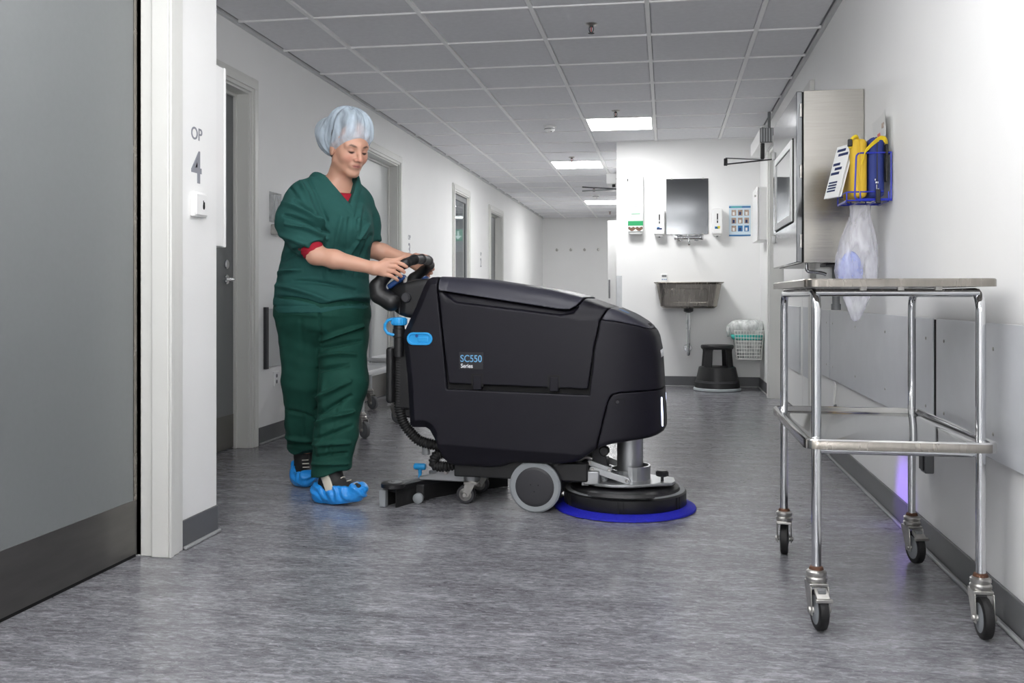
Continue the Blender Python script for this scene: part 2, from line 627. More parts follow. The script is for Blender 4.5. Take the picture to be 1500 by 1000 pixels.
def sdf_obj(name, f, lo, hi, h, m, parent=None, disp=None, org=(0, 0, 0), colour=None, proj=1, slack=1.5, ang=None):
    g, l = sdf_grid(f, lo, hi, h, slack=slack)
    V, F = nets(g, l, h)
    for _ in range(proj):
        V = V - grad(f, V) * np.clip(f(V), -h * .6, h * .6)[:, None]
    if disp is not None:
        V = V + grad(f, V) * disp(V)[:, None]
    col = colour(V) if colour is not None else None
    o = np_mesh(name, V - np.array(org), F, m, parent, ang=ang)
    if col is not None:
        ca = o.data.color_attributes.new('Col', 'FLOAT_COLOR', 'POINT')
        ca.data.foreach_set('color', np.concatenate([col, np.ones((len(col), 1))], 1).astype(np.float32).ravel())
    return o

def vnoise(P, scale, seed=0):
    """cheap smooth value noise in [-1, 1]"""
    r_ = np.random.default_rng(seed)
    out = np.zeros(len(P))
    for i in range(7):
        d = r_.normal(size=3); d /= np.linalg.norm(d)
        out += np.sin((P @ d) * scale * r_.uniform(.6, 1.6) + r_.uniform(0, 6.28))
    return out / 3.2
# ================================================================== THE ROOM
CEIL = 2.40
XR = 0.89          # right wall face
XL = -2.37         # left wall face
XN = -1.65         # face of the nearer left wall
YB = 9.45          # wall behind the sink
YE = 18.4          # end wall

def struct(o):
    o['kind'] = 'structure'
    return o

M['floor'] = floor_material()
struct(bx('floor', (-4.6, -10.2, -0.12), (2.2, 19.0, 0.0), M['floor']))

# walls: plain slabs with the door openings left out
mb = MB()
mb.box((XR, -10.2, 0), (XR + .16, 6.09, CEIL)); mb.box((XR, 6.09, 2.12), (XR + .16, 8.46, CEIL)); mb.box((XR, 8.46, 0), (XR + .16, YB, CEIL))
wall_right = struct(mb.build('wall_right', M['wall']))
wall_back = struct(bx('wall_back', (-.484, YB, 0), (XR + .16, YB + .14, CEIL), M['wall']))
wall_far = struct(bx('wall_far_right', (-.484, YB + .14, 0), (-.34, YE, CEIL), M['wall']))
wall_end = struct(bx('wall_end', (XL - .2, YE, 0), (-.3, YE + .15, CEIL), M['wall']))
mb = MB()
LD = [(4.05, 5.20, 2.05), (7.05, 8.28, 2.05), (10.56, 11.33, 2.07), (12.78, 13.72, 2.04)]   # openings (y0, y1, height)
y = 3.19
for y0, y1, hh in LD:
    th = .06 if y0 > 10 and y0 < 11 else .22
    if th < .1:
        mb.box((XL - .22, y, 0), (XL, 9.4, CEIL)); y = 9.4
    mb.box((XL - (th if y > 9 and y < 9.5 else .22), y, 0), (XL, y0, CEIL)); mb.box((XL - th, y0, hh), (XL, y1, CEIL)); y = y1
    if th < .1:
        mb.box((XL - th, y, 0), (XL, 12.2, CEIL)); y = 12.2
mb.box((XL - .22, y, 0), (XL, YE, CEIL))
wall_left = struct(mb.build('wall_left', M['wall']))
mb = MB()
mb.box((XN - .2, -10.2, 0), (XN, .9, CEIL)); mb.box((XN - .2, .9, 2.16), (XN, 2.98, CEIL)); mb.box((XN - .2, 2.98, 0), (XN, 3.33, CEIL))
mb.box((XL - .2, 3.19, 0), (XN - .2, 3.33, CEIL))
wall_near = struct(mb.build('wall_near_left', M['wall']))
struct(bx('wall_rear', (XN - .2, -10.3, 0), (XR + .16, -10.15, CEIL), M['wall']))

# ceiling: slab above, a tile per cell and the grid between them
ceiling = struct(bx('ceiling', (-2.6, -10.2, CEIL + .012), (1.1, 18.6, CEIL + .08), M['slab']))
GX, GY = 0.6075, 0.634
X0 = -0.10
xs = [X0 + GX * k for k in range(-4, 3)]
xs = [x for x in xs if XL - .3 < x < XR]
ys0 = 5.006
ylines = [ys0 + GY * k for k in range(-24, 23)]
lights = {}
def cell(x, y):
    return (math.floor((x - X0) / GX), math.floor((y - ys0) / GY))
LIGHT_CELLS = [cell(-.4, 8.5), cell(-1.0, 10.95), cell(-1.0, 15.3), cell(-.4, 3.5), cell(-1.0, 1.9), cell(-.4, -.6), cell(.2, 1.9), cell(-.4, -3.1), cell(-1.0, -5.6), cell(-.4, -8.2), cell(-1.0, -3.1), cell(.2, -3.1), cell(.2, -5.6)]  # rearmost cells are added panels, out of view, for frontal fill light
tile_me = {}
def tile(x0, x1, y0, y1):
    key = (round(x1 - x0, 3), round(y1 - y0, 3))
    g = .0155
    if key not in tile_me:
        sx, sy = key
        b = .006
        m_ = MB()
        z = .012
        vs = [(g, g, z), (sx - g, g, z), (sx - g, sy - g, z), (g, sy - g, z)]
        e = [(g, g, .004), (sx - g, g, .004), (sx - g, sy - g, .004), (g, sy - g, .004)]
        f = [(g + b, g + b, 0), (sx - g - b, g + b, 0), (sx - g - b, sy - g - b, 0), (g + b, sy - g - b, 0)]
        m_.add(vs + e + f, [(0, 1, 2, 3), (11, 10, 9, 8)] + [(k, 4 + k, 4 + (k + 1) % 4, (k + 1) % 4) for k in range(4)] + [(4 + k, 8 + k, 8 + (k + 1) % 4, 4 + (k + 1) % 4) for k in range(4)])
        o = m_.build('ceiling_tile', M['tile'], ceiling, smooth=False)
        tile_me[key] = o.data
    else:
        o = bpy.data.objects.new('ceiling_tile', tile_me[key])
        C.objects.link(o)
        o.parent = ceiling
    o.location = (x0, y0, CEIL + random.uniform(.0, .002))
edges_x = [XL + .02] + [x for x in xs if XL + .1 < x < XR - .1] + [XR - .02]
for j in range(len(ylines) - 1):
    y0, y1 = ylines[j], ylines[j + 1]
    if y1 > YE: y1 = YE - .02
    if y0 >= YE - .1: break
    for i in range(len(edges_x) - 1):
        xa, xb = edges_x[i], edges_x[i + 1]
        cx = cell((xa + xb) / 2, (y0 + y1) / 2)
        if cx in LIGHT_CELLS:
            lights[cx] = (xa, xb, y0, y1)
            continue
        if y0 > YB - .2 and xa > -.48: continue
        if y0 < 3.3 and xb < XN: continue
        tile(xa, xb, y0, y1)
for x in edges_x[1:-1]:
    yb = YB if x > -.4 else YE
    bx('ceiling_runner', (x - .012, -10.1, CEIL - .005), (x + .012, yb, CEIL + .012), M['runner'], ceiling)
for y in ylines:
    if y < YE:
        bx('ceiling_cross_tee', (XL, y - .008, CEIL - .004), (XR if y < YB else -.484, y + .008, CEIL + .011), M['runner'], ceiling)
bx('wall_angle', (XL, 3.33, CEIL - .012), (XL + .022, YE, CEIL + .01), M['angle'], ceiling)
bx('wall_angle', (XR - .022, -10.1, CEIL - .012), (XR, YB, CEIL + .01), M['angle'], ceiling)

# ceiling light panels
LB = {0: 'square lit ceiling panel nearest, above the machine in front of the sink wall', 1: 'square lit ceiling panel, second in the row down the corridor',
      2: 'square lit ceiling panel farthest, near the end wall', 3: 'square lit ceiling panel just overhead of the machine',
      4: 'square lit ceiling panel near the numbered doorway', 5: 'square lit ceiling panel behind the photographer', 6: 'square lit ceiling panel over the steel trolley', 7: 'added square fill-light panel in the corridor behind the camera, out of view',
      8: 'added square fill-light panel farther back behind the camera, out of view', 9: 'added square fill-light panel at the rear end of the corridor, out of view', 10: 'added square fill-light panel behind the camera, on the left-hand side',
      11: 'added square fill-light panel behind the camera, on the right-hand side', 12: 'added square fill-light panel farther behind the camera, on the right-hand side'}
for n_, key in enumerate(LIGHT_CELLS):
    if key not in lights: continue
    xa, xb, y0, y1 = lights[key]
    t = thing('ceiling_light', LB[n_], 'light', ((xa + xb) / 2, (y0 + y1) / 2, CEIL), group='square panels in the ceiling grid')
    hx, hy = (xb - xa) / 2 - .012, (y1 - y0) / 2 - .012
    m_ = MB()
    for lo, hi in (((-hx, -hy, -.004), (hx, -hy + .018, .012)), ((-hx, hy - .018, -.004), (hx, hy, .012)), ((-hx, -hy + .018, -.004), (-hx + .018, hy - .018, .012)), ((hx - .018, -hy + .018, -.004), (hx, hy - .018, .012))):
        m_.box(lo, hi)
    m_.build('frame', M['white'], t)
    bx('diffuser', (-hx + .016, -hy + .016, .000), (hx - .016, hy - .016, .008), M['diffuser'] if n_ < 3 or n_ > 6 else M['diffuser_dim'], t)

# baseboards
def baseboard(name, lo, hi, face, parent=None):
    """dark skirting with a pale coved strip at its foot; face: +x, -x, -y or +y"""
    o = struct(bx(name, lo, hi, M['base'], bev=.003))
    (x0, y0, z0), (x1, y1, z1) = lo, hi
    c_ = .014
    if face == '-x': q = ((x0 - c_, y0, 0), (x0, y1, .012))
    if face == '+x': q = ((x1, y0, 0), (x1 + c_, y1, .012))
    if face == '-y': q = ((x0, y0 - c_, 0), (x1, y0, .012))
    bx('cove_strip', q[0], q[1], M['cove'], o, bev=.004)
    return o
baseboard('baseboard_right', (XR - .008, -10.1, 0), (XR, 6.09, .10), '-x')
baseboard('baseboard_right_far', (XR - .008, 8.53, 0), (XR, YB, .10), '-x')
baseboard('baseboard_back', (-.484, YB - .008, 0), (XR - .008, YB, .10), '-y')
baseboard('baseboard_near_left', (XN, 3.065, 0), (XN + .008, 3.33, .10), '+x')
baseboard('baseboard_left', (XL, 5.31, 0), (XL + .008, 6.98, .10), '+x')
baseboard('baseboard_left_middle', (XL, 8.44, 0), (XL + .008, 10.48, .10), '+x')
baseboard('baseboard_left_end', (XL, 13.86, 0), (XL + .008, YE, .10), '+x')
baseboard('baseboard_end', (XL, YE - .008, 0), (-.484, YE, .10), '-y')

# ------------------------------------------------------------------ doors on the left
def moulded_frame(name, parent, x, y0, y1, hh, wd, side=1):
    """flat casing of width wd round an opening in a wall whose face is at x (facing +x)"""
    m_ = MB()
    p = .016
    for a, b in ((y1, y1 + wd), (y0 - wd, y0)):
        m_.box((x, a, 0), (x + p, b, hh + wd))
        m_.box((x + p, a + .02, 0), (x + p + .008, b - .02, hh + .02))
    m_.box((x, y0, hh), (x + p, y1, hh + wd))
    m_.box((x + p, y0 - wd + .02, hh + .02), (x + p + .008, y1 + wd - .02, hh + wd - .02))
    m_.build(name, M['frame'], parent, bev=.003)

def reveal(parent, xf, xd, y0, y1, hh, step=.03):
    m_ = MB()
    t = .012
    m_.box((xd - .02, y1 - t, 0), (xf, y1, hh)); m_.box((xd - .02, y0, 0), (xf, y0 + t, hh)); m_.box((xd - .02, y0 + t, hh - t), (xf, y1 - t, hh))
    # rebate against which the leaf closes
    rb = min(.035, (xf - xd) * .2)
    m_.box((xd, y1 - t - .018, 0), (xd + rb, y1 - t, hh - t)); m_.box((xd, y0 + t, 0), (xd + rb, y0 + t + .018, hh - t))
    m_.box((xd, y0 + t + .018, hh - t - .018), (xd + rb, y1 - t - .018, hh - t))
    m_.build('door_jamb', M['frame'], parent, bev=.002)

def lever(parent, x, y, z, dirn, m_=None):
    """lever handle with rose and key rose on a leaf facing +x"""
    a = MB()
    a.lathe([(.027, 0), (.027, .006), (.024, .008)], (x, y, z), 'x', 20)
    a.tube(arc_path([(x + .004, y, z), (x + .052, y, z), (x + .055, y + dirn * .125, z)], .02), .010, 10)
    a.lathe([(.026, 0), (.026, .006), (.022, .008)], (x, y, z + .085), 'x', 20)
    a.build('handle', M['chrome'], parent)

# door_1: big grey sliding leaf with the kick plate, beside the number 4
d = struct(bx('door_1', (-1.80, .92, .012), (-1.755, 2.965, 2.15), M['door']))
bx('kick_plate', (-1.755, .93, .012), (-1.752, 2.962, .192), M['kick'], d)
bx('edge_strip', (-1.755, 2.945, .192), (-1.7515, 2.963, 2.14), M['steel_dark'], d)
bx('floor_gap', (-1.80, .92, 0.0), (-1.757, 2.965, .012), M['gap'], d)
mb = MB()
mb.box((-1.775, 2.98, 0), (-1.70, 3.0, 2.17)); mb.box((-1.745, 2.972, 0), (-1.70, 2.98, 2.17))
mb.box((-1.70, 2.962, 0), (XN + .012, 3.0, 2.17))
mb.box((XN, 2.985, 0), (XN + .016, 3.03, 2.17)); mb.box((XN + .012, 2.962, 0), (XN + .022, 2.985, 2.17))
mb.box((XN, 3.03, 0), (XN + .010, 3.063, 2.17))
mb.build('door_frame', M['frame'], d, bev=.003)

# door_2 .. door_5 down the left wall
def leaf(name, n_, y0, y1, hh, m, kick=True, hand=None):
    d = struct(bx(name, (XL - .135, y0 + .014, .008), (XL - .09, y1 - .014, hh - .014), m))
    reveal(d, XL, XL - .09, y0, y1, hh)
    moulded_frame('door_frame', d, XL, y0, y1, hh, .085)
    if kick:
        bx('kick_plate', (XL - .09, y0 + .02, .01), (XL - .0875, y1 - .02, .20), M['kick'], d)
    if hand:
        lever(d, XL - .09, hand[0], hand[1], hand[2])
    return d
leaf('door_2', 2, 4.05, 5.20, 2.05, M['door'], True, (5.085, .97, -1))
d3 = leaf('door_3', 3, 7.05, 8.28, 2.05, M['door_light'], True, (7.25, .97, 1))
d5 = leaf('door_5', 5, 12.78, 13.72, 2.04, M['door'], True, (13.6, .97, -1))
# door_4: glazed, with a dim room behind it
xa_, xb_ = XL - .036, XL - .008
d4 = struct(MB().box((xa_, 10.575, .01), (xb_, 10.605, 2.05)).box((xa_, 11.25, .01), (xb_, 11.315, 2.05)).box((xa_, 10.605, 1.99), (xb_, 11.25, 2.05)).box((xa_, 10.605, .01), (xb_, 11.25, .25)).build('door_4', M['midgrey'], bev=.003))
reveal(d4, XL, XL - .046, 10.56, 11.33, 2.07)
moulded_frame('door_frame', d4, XL, 10.56, 11.33, 2.07, .085)
bx('glass', (XL - .025, 10.600, .245), (XL - .019, 11.255, 1.995), M['glass'], d4)
# the room seen through the glass
mb = MB()
xa, xb, ya, yb = XL - 2.6, XL - .23, 9.2, 18.9
mb.box((xa - .1, ya, 0), (xa, yb, CEIL)); mb.box((xa, ya - .1, 0), (xb, ya, CEIL)); mb.box((xa, yb, 0), (xb, yb + .1, CEIL)); mb.box((xa, ya, CEIL), (xb, yb, CEIL + .1))
wr = struct(mb.build('wall_room_behind', mat('blue_grey_room_wall', (150, 166, 180), .6)))
for lab, x, y in (('long lit ceiling panel seen through the glazed door', -3.9, 17.6), ('second lit ceiling panel in the room behind the glazed door', -3.9, 13.0)):
    t = thing('ceiling_light', lab, 'light', (x, y, CEIL))
    bx('frame', (-.65, -.17, -.03), (.65, .17, -.001), M['white'], t)
    bx('diffuser', (-.62, -.15, -.034), (.62, .15, -.030), M['room_diffuser'], t)
t = thing('exit_sign', 'green exit sign with white arrow seen through the glazed door', 'sign', (-3.02, 13.75, 1.78), 0)
t.rotation_euler = (0, 0, R(-12))
bx('sign_box', (-.16, -.015, -.085), (.16, .015, .085), M['exitgreen'], t)
mb = MB()
mb.box((-.012, -.0175, -.02), (.012, -.016, .06)); mb.add([(-.05, -.017, -.012), (.05, -.017, -.012), (0, -.017, -.065)], [(0, 2, 1)])
mb.build('arrow', mat('sign_white', (240, 250, 246), .4, emit=(240, 250, 246), estr=.8), t)
mb = MB(); mb.tube([(0, 0, .085), (0, 0, .62)], .006)
mb.build('hanger_rod', M['zinc'], t)
t = thing('storage_cabinet', 'dark grey cabinet standing behind the glazed door', 'cabinet', (-3.4, 15.3, 0))
bx('body', (-.45, -.25, 0), (.45, .25, 1.6), mat('dark_cabinet', (84, 96, 108), .5), t, bev=.004)
for x0, x1 in ((-.44, -.005), (.005, .44)):
    bx('door', (x0, -.262, .03), (x1, -.25, 1.58), mat('dark_cabinet_door', (92, 104, 116), .5), t, bev=.003)

# right wall: recessed double door with wall-protection plates
d6 = struct(bx('door_6', (XR + .10, 6.12, .008), (XR + .145, 7.27, 2.10), M['white']))
bx('door_leaf', (XR + .10, 7.285, .008), (XR + .145, 8.44, 2.10), M['white'], d6, bev=.002)
bx('protection_plate', (XR + .088, 7.38, .30), (XR + .10, 8.25, .80), M['panel'], d6, bev=.002)
bx('protection_plate', (XR + .088, 6.28, .30), (XR + .10, 7.18, .80), M['panel'], d6, bev=.002)
mb = MB()
for a, b in ((8.43, 8.46), (6.09, 6.12)):
    mb.box((XR - .02, a, 0), (XR + .16, b, 2.12))
mb.box((XR - .02, 6.12, 2.09), (XR + .16, 8.43, 2.12))
mb.box((XR - .03, 8.46, 0), (XR, 8.53, 2.19)); mb.box((XR - .03, 6.02, 0), (XR, 6.09, 2.19)); mb.box((XR - .03, 6.09, 2.12), (XR, 8.46, 2.19))
mb.build('door_frame', M['frame'], d6, bev=.003)
mb = MB()
for z in (.28, 1.05, 1.85):
    mb.box((XR + .045, 6.12, z - .05), (XR + .10, 6.145, z + .05)); mb.lathe([(.011, -.055), (.011, .055)], (XR + .055, 6.14, z), 'z', 10)
mb.build('hinge', M['zinc'], d6)

# far corridor: a door leaf standing open against the right side
d7 = struct(bx('door_7', (-.93, 15.45, .01), (-.50, 15.495, 2.1), M['white'], bev=.003))
bx('pull_handle', (-.915, 15.40, .85), (-.89, 15.43, 1.15), M['midgrey'], d7, bev=.004)
bx('handle_mount', (-.908, 15.43, .98), (-.896, 15.45, 1.02), M['midgrey'], d7)
struct(bx('trim_1', (-.545, 15.0, 0), (-.484, 15.1, 2.15), M['frame'], bev=.003))
# steel corner guard at the end of the sink wall
mb = MB()
mb.box((-.487, YB - .003, .10), (-.43, YB, 1.08)); mb.box((-.487, YB - .003, .10), (-.484, YB + .05, 1.08))
struct(mb.build('trim_2', M['alu']))

# ------------------------------------------------------------------ wall protection on the right wall
pan_edges = [(-3.5, -.80), (-.785, 1.255), (1.27, 3.31), (3.345, 5.37), (5.385, 6.01)]
for a, b in pan_edges:
    o = bx('protection_panel', (XR - .018, a, .43), (XR - .0145, b, .80), M['panel'], wall_right, bev=.002)
    n_ = max(2, round((b - a) / .45))
    sm = MB()
    for i in range(n_):
        yy = a + .09 + (b - a - .18) * i / (n_ - 1)
        for z in (.50, .73):
            sm.lathe([(.0055, 0), (.0055, -.0015), (.003, -.0028)][::-1], (XR - .018, yy, z), 'x', 8)
    sm.build('screw', M['zinc'], o)['kind'] = 'stuff'
bx('panel_backing', (XR - .0145, -3.5, .435), (XR, 6.0, .795), M['gap'], wall_right)
# left wall: one grey protection panel behind the person
o = bx('protection_panel', (XL, 5.42, .45), (XL + .012, 6.95, .80), M['door_light'], wall_left, bev=.002)
bx('panel_edge', (XL, 5.385, .44), (XL + .02, 5.42, .81), M['darkgrey'], o, bev=.002)

# lettering on the walls
rotx = lambda x, y, z: Matrix.Translation((x, y, z)) @ Matrix.Rotation(R(90), 4, 'Z') @ Matrix.Rotation(R(90), 4, 'X')
text_mesh('room_number', 'OP', .062, M['text_grey'], wall_near, rotx(XN + .0006, 3.178, 1.448), bold=.0006)
text_mesh('room_number', '4', .158, M['text_grey'], wall_near, rotx(XN + .0006, 3.178, 1.326), bold=.003, sx=.95)
text_mesh('room_number', 'OP', .062, M['text_grey'], wall_left, rotx(XL + .0006, 8.66, 1.425), bold=.0006)
text_mesh('room_number', '3', .158, M['text_grey'], wall_left, rotx(XL + .0006, 8.66, 1.31), bold=.003, sx=.95)
text_mesh('room_number', 'OP', .062, M['text_grey'], wall_left, rotx(XL + .0006, 12.15, 1.425), bold=.0006)
text_mesh('room_number', '2', .158, M['text_grey'], wall_left, rotx(XL + .0006, 12.15, 1.31), bold=.003, sx=.95)
# ================================================================== FLOOR SCRUBBER
mach = thing('floor_scrubber', 'large charcoal walk-behind floor scrubber with a blue brush disc, pushed by the person', 'floor cleaner', (-.57, 4.03, 0), R(-4))

PROF = [(-.384, .952), (-.319, .955), (-.192, .947), (-.018, .921), (.131, .899), (.249, .872), (.349, .835), (.440, .797), (.504, .760), (.539, .722),
        (.556, .649), (.567, .500), (.580, .363), (.578, .328), (.530, .312), (.431, .300), (.367, .290), (.316, .272), (.278, .244), (.234, .214), (.15, .200),
        (-.032, .200), (-.060, .184), (-.125, .173), (-.245, .175), (-.300, .177), (-.326, .210), (-.350, .273), (-.385, .333), (-.464, .331), (-.476, .524), (-.497, .704), (-.491, .729), (-.441, .834), (-.403, .926)]

def soften(V, r_):
    out = []
    n = len(V)
    for i in range(n):
        a, b, c = np.array(V[i - 1]), np.array(V[i]), np.array(V[(i + 1) % n])
        l0, l1 = np.linalg.norm(a - b), np.linalg.norm(c - b)
        for (q, l) in ((a, l0), (c, l1)):
            t = min(r_, .3 * l)
            out.append(tuple(b + (q - b) / l * t))
    return out
PROFS = soften(PROF, .012)

class Field2:
    """polygon distance sampled once on a fine grid, read back bilinearly"""
    def __init__(s, V, h=.002):
        s.h = h
        s.x0, s.y0 = -.75, -.05
        s.nx, s.ny = 800, 620
        X, Y = np.meshgrid(s.x0 + np.arange(s.nx) * h, s.y0 + np.arange(s.ny) * h, indexing='ij')
        s.g = poly2(X, Y, V)
    def __call__(s, x, y):
        a = np.clip((x - s.x0) / s.h, 0, s.nx - 1.001); b = np.clip((y - s.y0) / s.h, 0, s.ny - 1.001)
        i = a.astype(int); j = b.astype(int); a = a - i; b = b - j
        g = s.g
        return (g[i, j] * (1 - a) + g[i + 1, j] * a) * (1 - b) + (g[i, j + 1] * (1 - a) + g[i + 1, j + 1] * a) * b

F_PROF = Field2(PROFS)

def half_width(u, w_):
    wc = .258 - .037 * (u + .03)
    return .25 * (1 - .05 * (w_ - .3) / .65) - .50 * np.clip(wc - w_, 0, .1)

def body(P):
    u, v, w_ = P[:, 0], np.abs(P[:, 1]), P[:, 2]
    hw = half_width(u, w_)
    d1 = F_PROF(u, w_)
    e = np.clip((u - .20) / .378, 0, 3)
    n_ = 2.7
    d2 = ((e ** n_ + (v / hw) ** n_) ** (1 / n_) - 1) * hw
    t = np.clip((w_ - .55) / .35, 0, 1) * np.clip((u + .36) / .06, .25, 1) * np.clip(1 - (u - .25) / .2, .38, 1)
    k = .022 + .10 * t * t * (3 - 2 * t)
    d = smax(d1, d2, k)
    ch = np.where(u < -.34, (d1 + d2) * .7071 + .022, -1)
    return np.maximum(d, ch)

TANK = [(-.347, 1.1), (-.338, .885), (-.309, .633), (-.292, .516), (.284, .505), (.307, .669), (.329, .776), (.352, .815), (.385, .85), (.40, 1.1)]
TANKC = [(-.347, 1.1), (-.338, .885), (-.309, .633), (-.296, .497), (.286, .486), (.307, .669), (.329, .776), (.352, .815), (.385, .85), (.40, 1.1)]
LID = soften([(-.36, 1.1), (-.36, .899), (.180, .818), (.222, .822), (.255, .86), (.268, .9), (.268, 1.1)], .02)
STEP = [(-.330, .90), (.24, .83), (.222, .806), (.171, .797), (-.262, .848), (-.30, .872)]
SKIRT = soften([(.8, .513), (.46, .497), (.385, .493), (.362, .468), (.316, .272), (.30, .15), (.8, .15)], .02)
CAP = [(.334, .780), (.40, .772), (.47, .757), (.555, .728), (.8, .70), (.8, 1.1), (.40, 1.1), (.385, .85), (.352, .815)]
F_TANK, F_TANKC, F_LID, F_STEP, F_SKIRT, F_CAP = [Field2(q) for q in (TANK, TANKC, LID, STEP, SKIRT, CAP)]
lo, hi = (-.53, -.272, .15), (.61, .272, .98)
G = .0032
sdf_obj('core', lambda P: body(P) + .028, lo, hi, .009, M['gap'], mach, proj=0)
sdf_obj('main_body', lambda P: np.maximum(body(P), np.maximum(-(F_TANKC(P[:, 0], P[:, 2]) - G), np.maximum(-(F_SKIRT(P[:, 0], P[:, 2]) - G * .7), -(F_CAP(P[:, 0], P[:, 2]) - .0009)))), lo, hi, .0042, M['body'], mach, slack=1.7)
tank_f = lambda P: np.maximum(body(P) + .004 + .014 * np.clip(.5 - F_STEP(P[:, 0], P[:, 2]) / .007, 0, 1), np.maximum(F_TANK(P[:, 0], P[:, 2]) + G, -(F_LID(P[:, 0], P[:, 2]) - .004)))
sdf_obj('recovery_tank', tank_f, (-.36, -.262, .48), (.41, .262, .98), .0042, M['body'], mach, slack=1.7)
lid_f = lambda P: np.maximum(np.maximum(body(P) - .001, F_LID(P[:, 0], P[:, 2]) + .002), F_TANK(P[:, 0], P[:, 2]) + G)
sdf_obj('tank_lid', lid_f, (-.37, -.272, .78), (.29, .272, .98), .004, M['body2'], mach, slack=1.7)
sdf_obj('front_cap', lambda P: np.maximum(np.maximum(body(P), F_CAP(P[:, 0], P[:, 2]) + .0009), -(F_TANKC(P[:, 0], P[:, 2]) - G)), (.31, -.272, .68), (.60, .272, .92), .004, M['body2'], mach, slack=1.7)
sdf_obj('brush_cover', lambda P: np.maximum(body(P), F_SKIRT(P[:, 0], P[:, 2]) + G * .7), (.28, -.272, .22), (.61, .272, .54), .004, M['body'], mach, slack=1.7)

def surf_v(u, w_, off=.0):
    """near-side surface: v at (u, w)"""
    a, b = -.30, -.05
    for _ in range(22):
        m_ = (a + b) / 2
        if body(np.array([[u, m_, w_]]))[0] + off > 0: a = m_
        else: b = m_
    return (a + b) / 2
def surf_u(v, w_):
    a, b = .70, .1
    for _ in range(22):
        m_ = (a + b) / 2
        if body(np.array([[m_, v, w_]]))[0] > 0: a = m_
        else: b = m_
    return (a + b) / 2
def surf_w(u, v):
    a, b = 1.1, .5
    for _ in range(22):
        m_ = (a + b) / 2
        if body(np.array([[u, v, m_]]))[0] > 0: a = m_
        else: b = m_
    return (a + b) / 2

def stadium(hl, hh, n=8):
    out = []
    for k in range(n + 1):
        a = -PI / 2 + PI * k / n
        out.append((hl - hh + hh * math.cos(a), hh * math.sin(a)))
    for k in range(n + 1):
        a = PI / 2 + PI * k / n
        out.append((-hl + hh + hh * math.cos(a), hh * math.sin(a)))
    return out
# blue recessed grip on the side
cu, cw = -.414, .699
cv = surf_v(cu, cw)
so, si = stadium(.055, .026), stadium(.046, .018)
n = len(so)
mb = MB()
vs = [(cu + a, cv - .006, cw + b) for a, b in so] + [(cu + a, cv - .006, cw + b) for a, b in si] + [(cu + a, cv + .02, cw + b) for a, b in so] + [(cu + a, cv - .0015, cw + b) for a, b in si]
fs = []
for k in range(n):
    l = (k + 1) % n
    fs += [(k, l, n + l, n + k), (2 * n + l, 2 * n + k, k, l)[::-1], (n + k, n + l, 3 * n + l, 3 * n + k)]
fs.append(tuple(3 * n + k for k in range(n)))
mb.add(vs, fs)
grip = mb.build('blue_grip', M['bluecyan'], mach, bev=.0015)
grip['label'] = 'bright blue oblong grip insert'
mb = MB().prism(stadium(.006, .006), 0, .010, lambda a, b, d: (cu - .012 + a, cv - .0055 + d, cw + .012 + b))
mb.build('latch', M['bluedark'], grip)
bx('latch_plate', (cu - .008, cv - .0035, cw - .015), (cu + .036, cv + .012, cw + .008), M['bluecyan'], grip, bev=.003)

# hinge tabs at the foot of the tank
for u0, u1 in ((-.191, -.150), (.124, .166)):
    v = surf_v((u0 + u1) / 2, .53)
    m_ = MB().box((u0 - .004, v + .0035, .508), (u1 + .004, v + .03, .560))
    m_.build('hinge_recess', M['gap'], mach)
    bx('hinge', (u0 + .004, v + .0015, .495), (u1 - .002, v + .03, .553), M['body'], mach, bev=.003)

# series sticker
v = surf_v(-.2, .61) + .004
st = bx('sticker', (-.247, v - .0008, .577), (-.145, v + .003, .646), M['sticker'], mach, bev=.0006)
fx = lambda u, w_: Matrix.Translation((u, v - .0010, w_)) @ Matrix.Rotation(R(90), 4, 'X')
text_mesh('lettering', 'SC550', .040, M['text_blue'], st, fx(-.196, .619), .0004, .0003, sx=.86)
text_mesh('lettering', 'Series', .0235, M['text_white'], st, fx(-.214, .590), .0004, .0003, sx=.90)
# front badge
uf = surf_u(0.0, .64)
bd = text_mesh('front_badge', 'NILFISK', .040, M['text_white'], mach, Matrix.Translation((uf - .002, 0, .639)) @ Matrix.Rotation(R(90), 4, 'Z') @ Matrix.Rotation(R(90), 4, 'X'), .002, .0008)
for p in bd.data.vertices:
    uu = surf_u(p.co.y, p.co.z)
    p.co.x = uu + (.0018 if p.co.x > uf - .002 else -.001)
bd['label'] = 'pale metal lettering on the front'
# catch on the brush cover
v = surf_v(.41, .45)
so = stadium(.026, .013)
m_ = MB().tube([(.412 + a, surf_v(.412 + a, .458 + b) - .0012, .458 + b) for a, b in so if a < .016], .0016, 6)
m_.build('cover_catch', M['gap'], mach)
m_ = MB().lathe([(.006, -.002), (.006, .002)], (.398, surf_v(.398, .458), .458), 'y', 12)
m_.build('catch_screw', M['darkgrey'], mach)
# light strips
for sg in (-1, 1):
    vs, fs = [], []
    N = 14
    for i in range(N + 1):
        w_ = .352 + .116 * i / N
        hwid = .0062 * math.sqrt(max(.06, 1 - (2 * i / N - 1) ** 8))
        for j, dv in enumerate((-1, -.5, .5, 1)):
            vv = sg * .106 + dv * hwid
            vs.append((surf_u(vv, w_) + (.0024 if abs(dv) < .9 else -.001), vv, w_))
    for i in range(N):
        for j in range(3):
            a = i * 4 + j
            fs.append((a, a + 1, a + 5, a + 4))
    o = link_mesh('light_strip', vs, fs, M['led'], mach)
    o['label'] = 'glowing bluish white light strip'
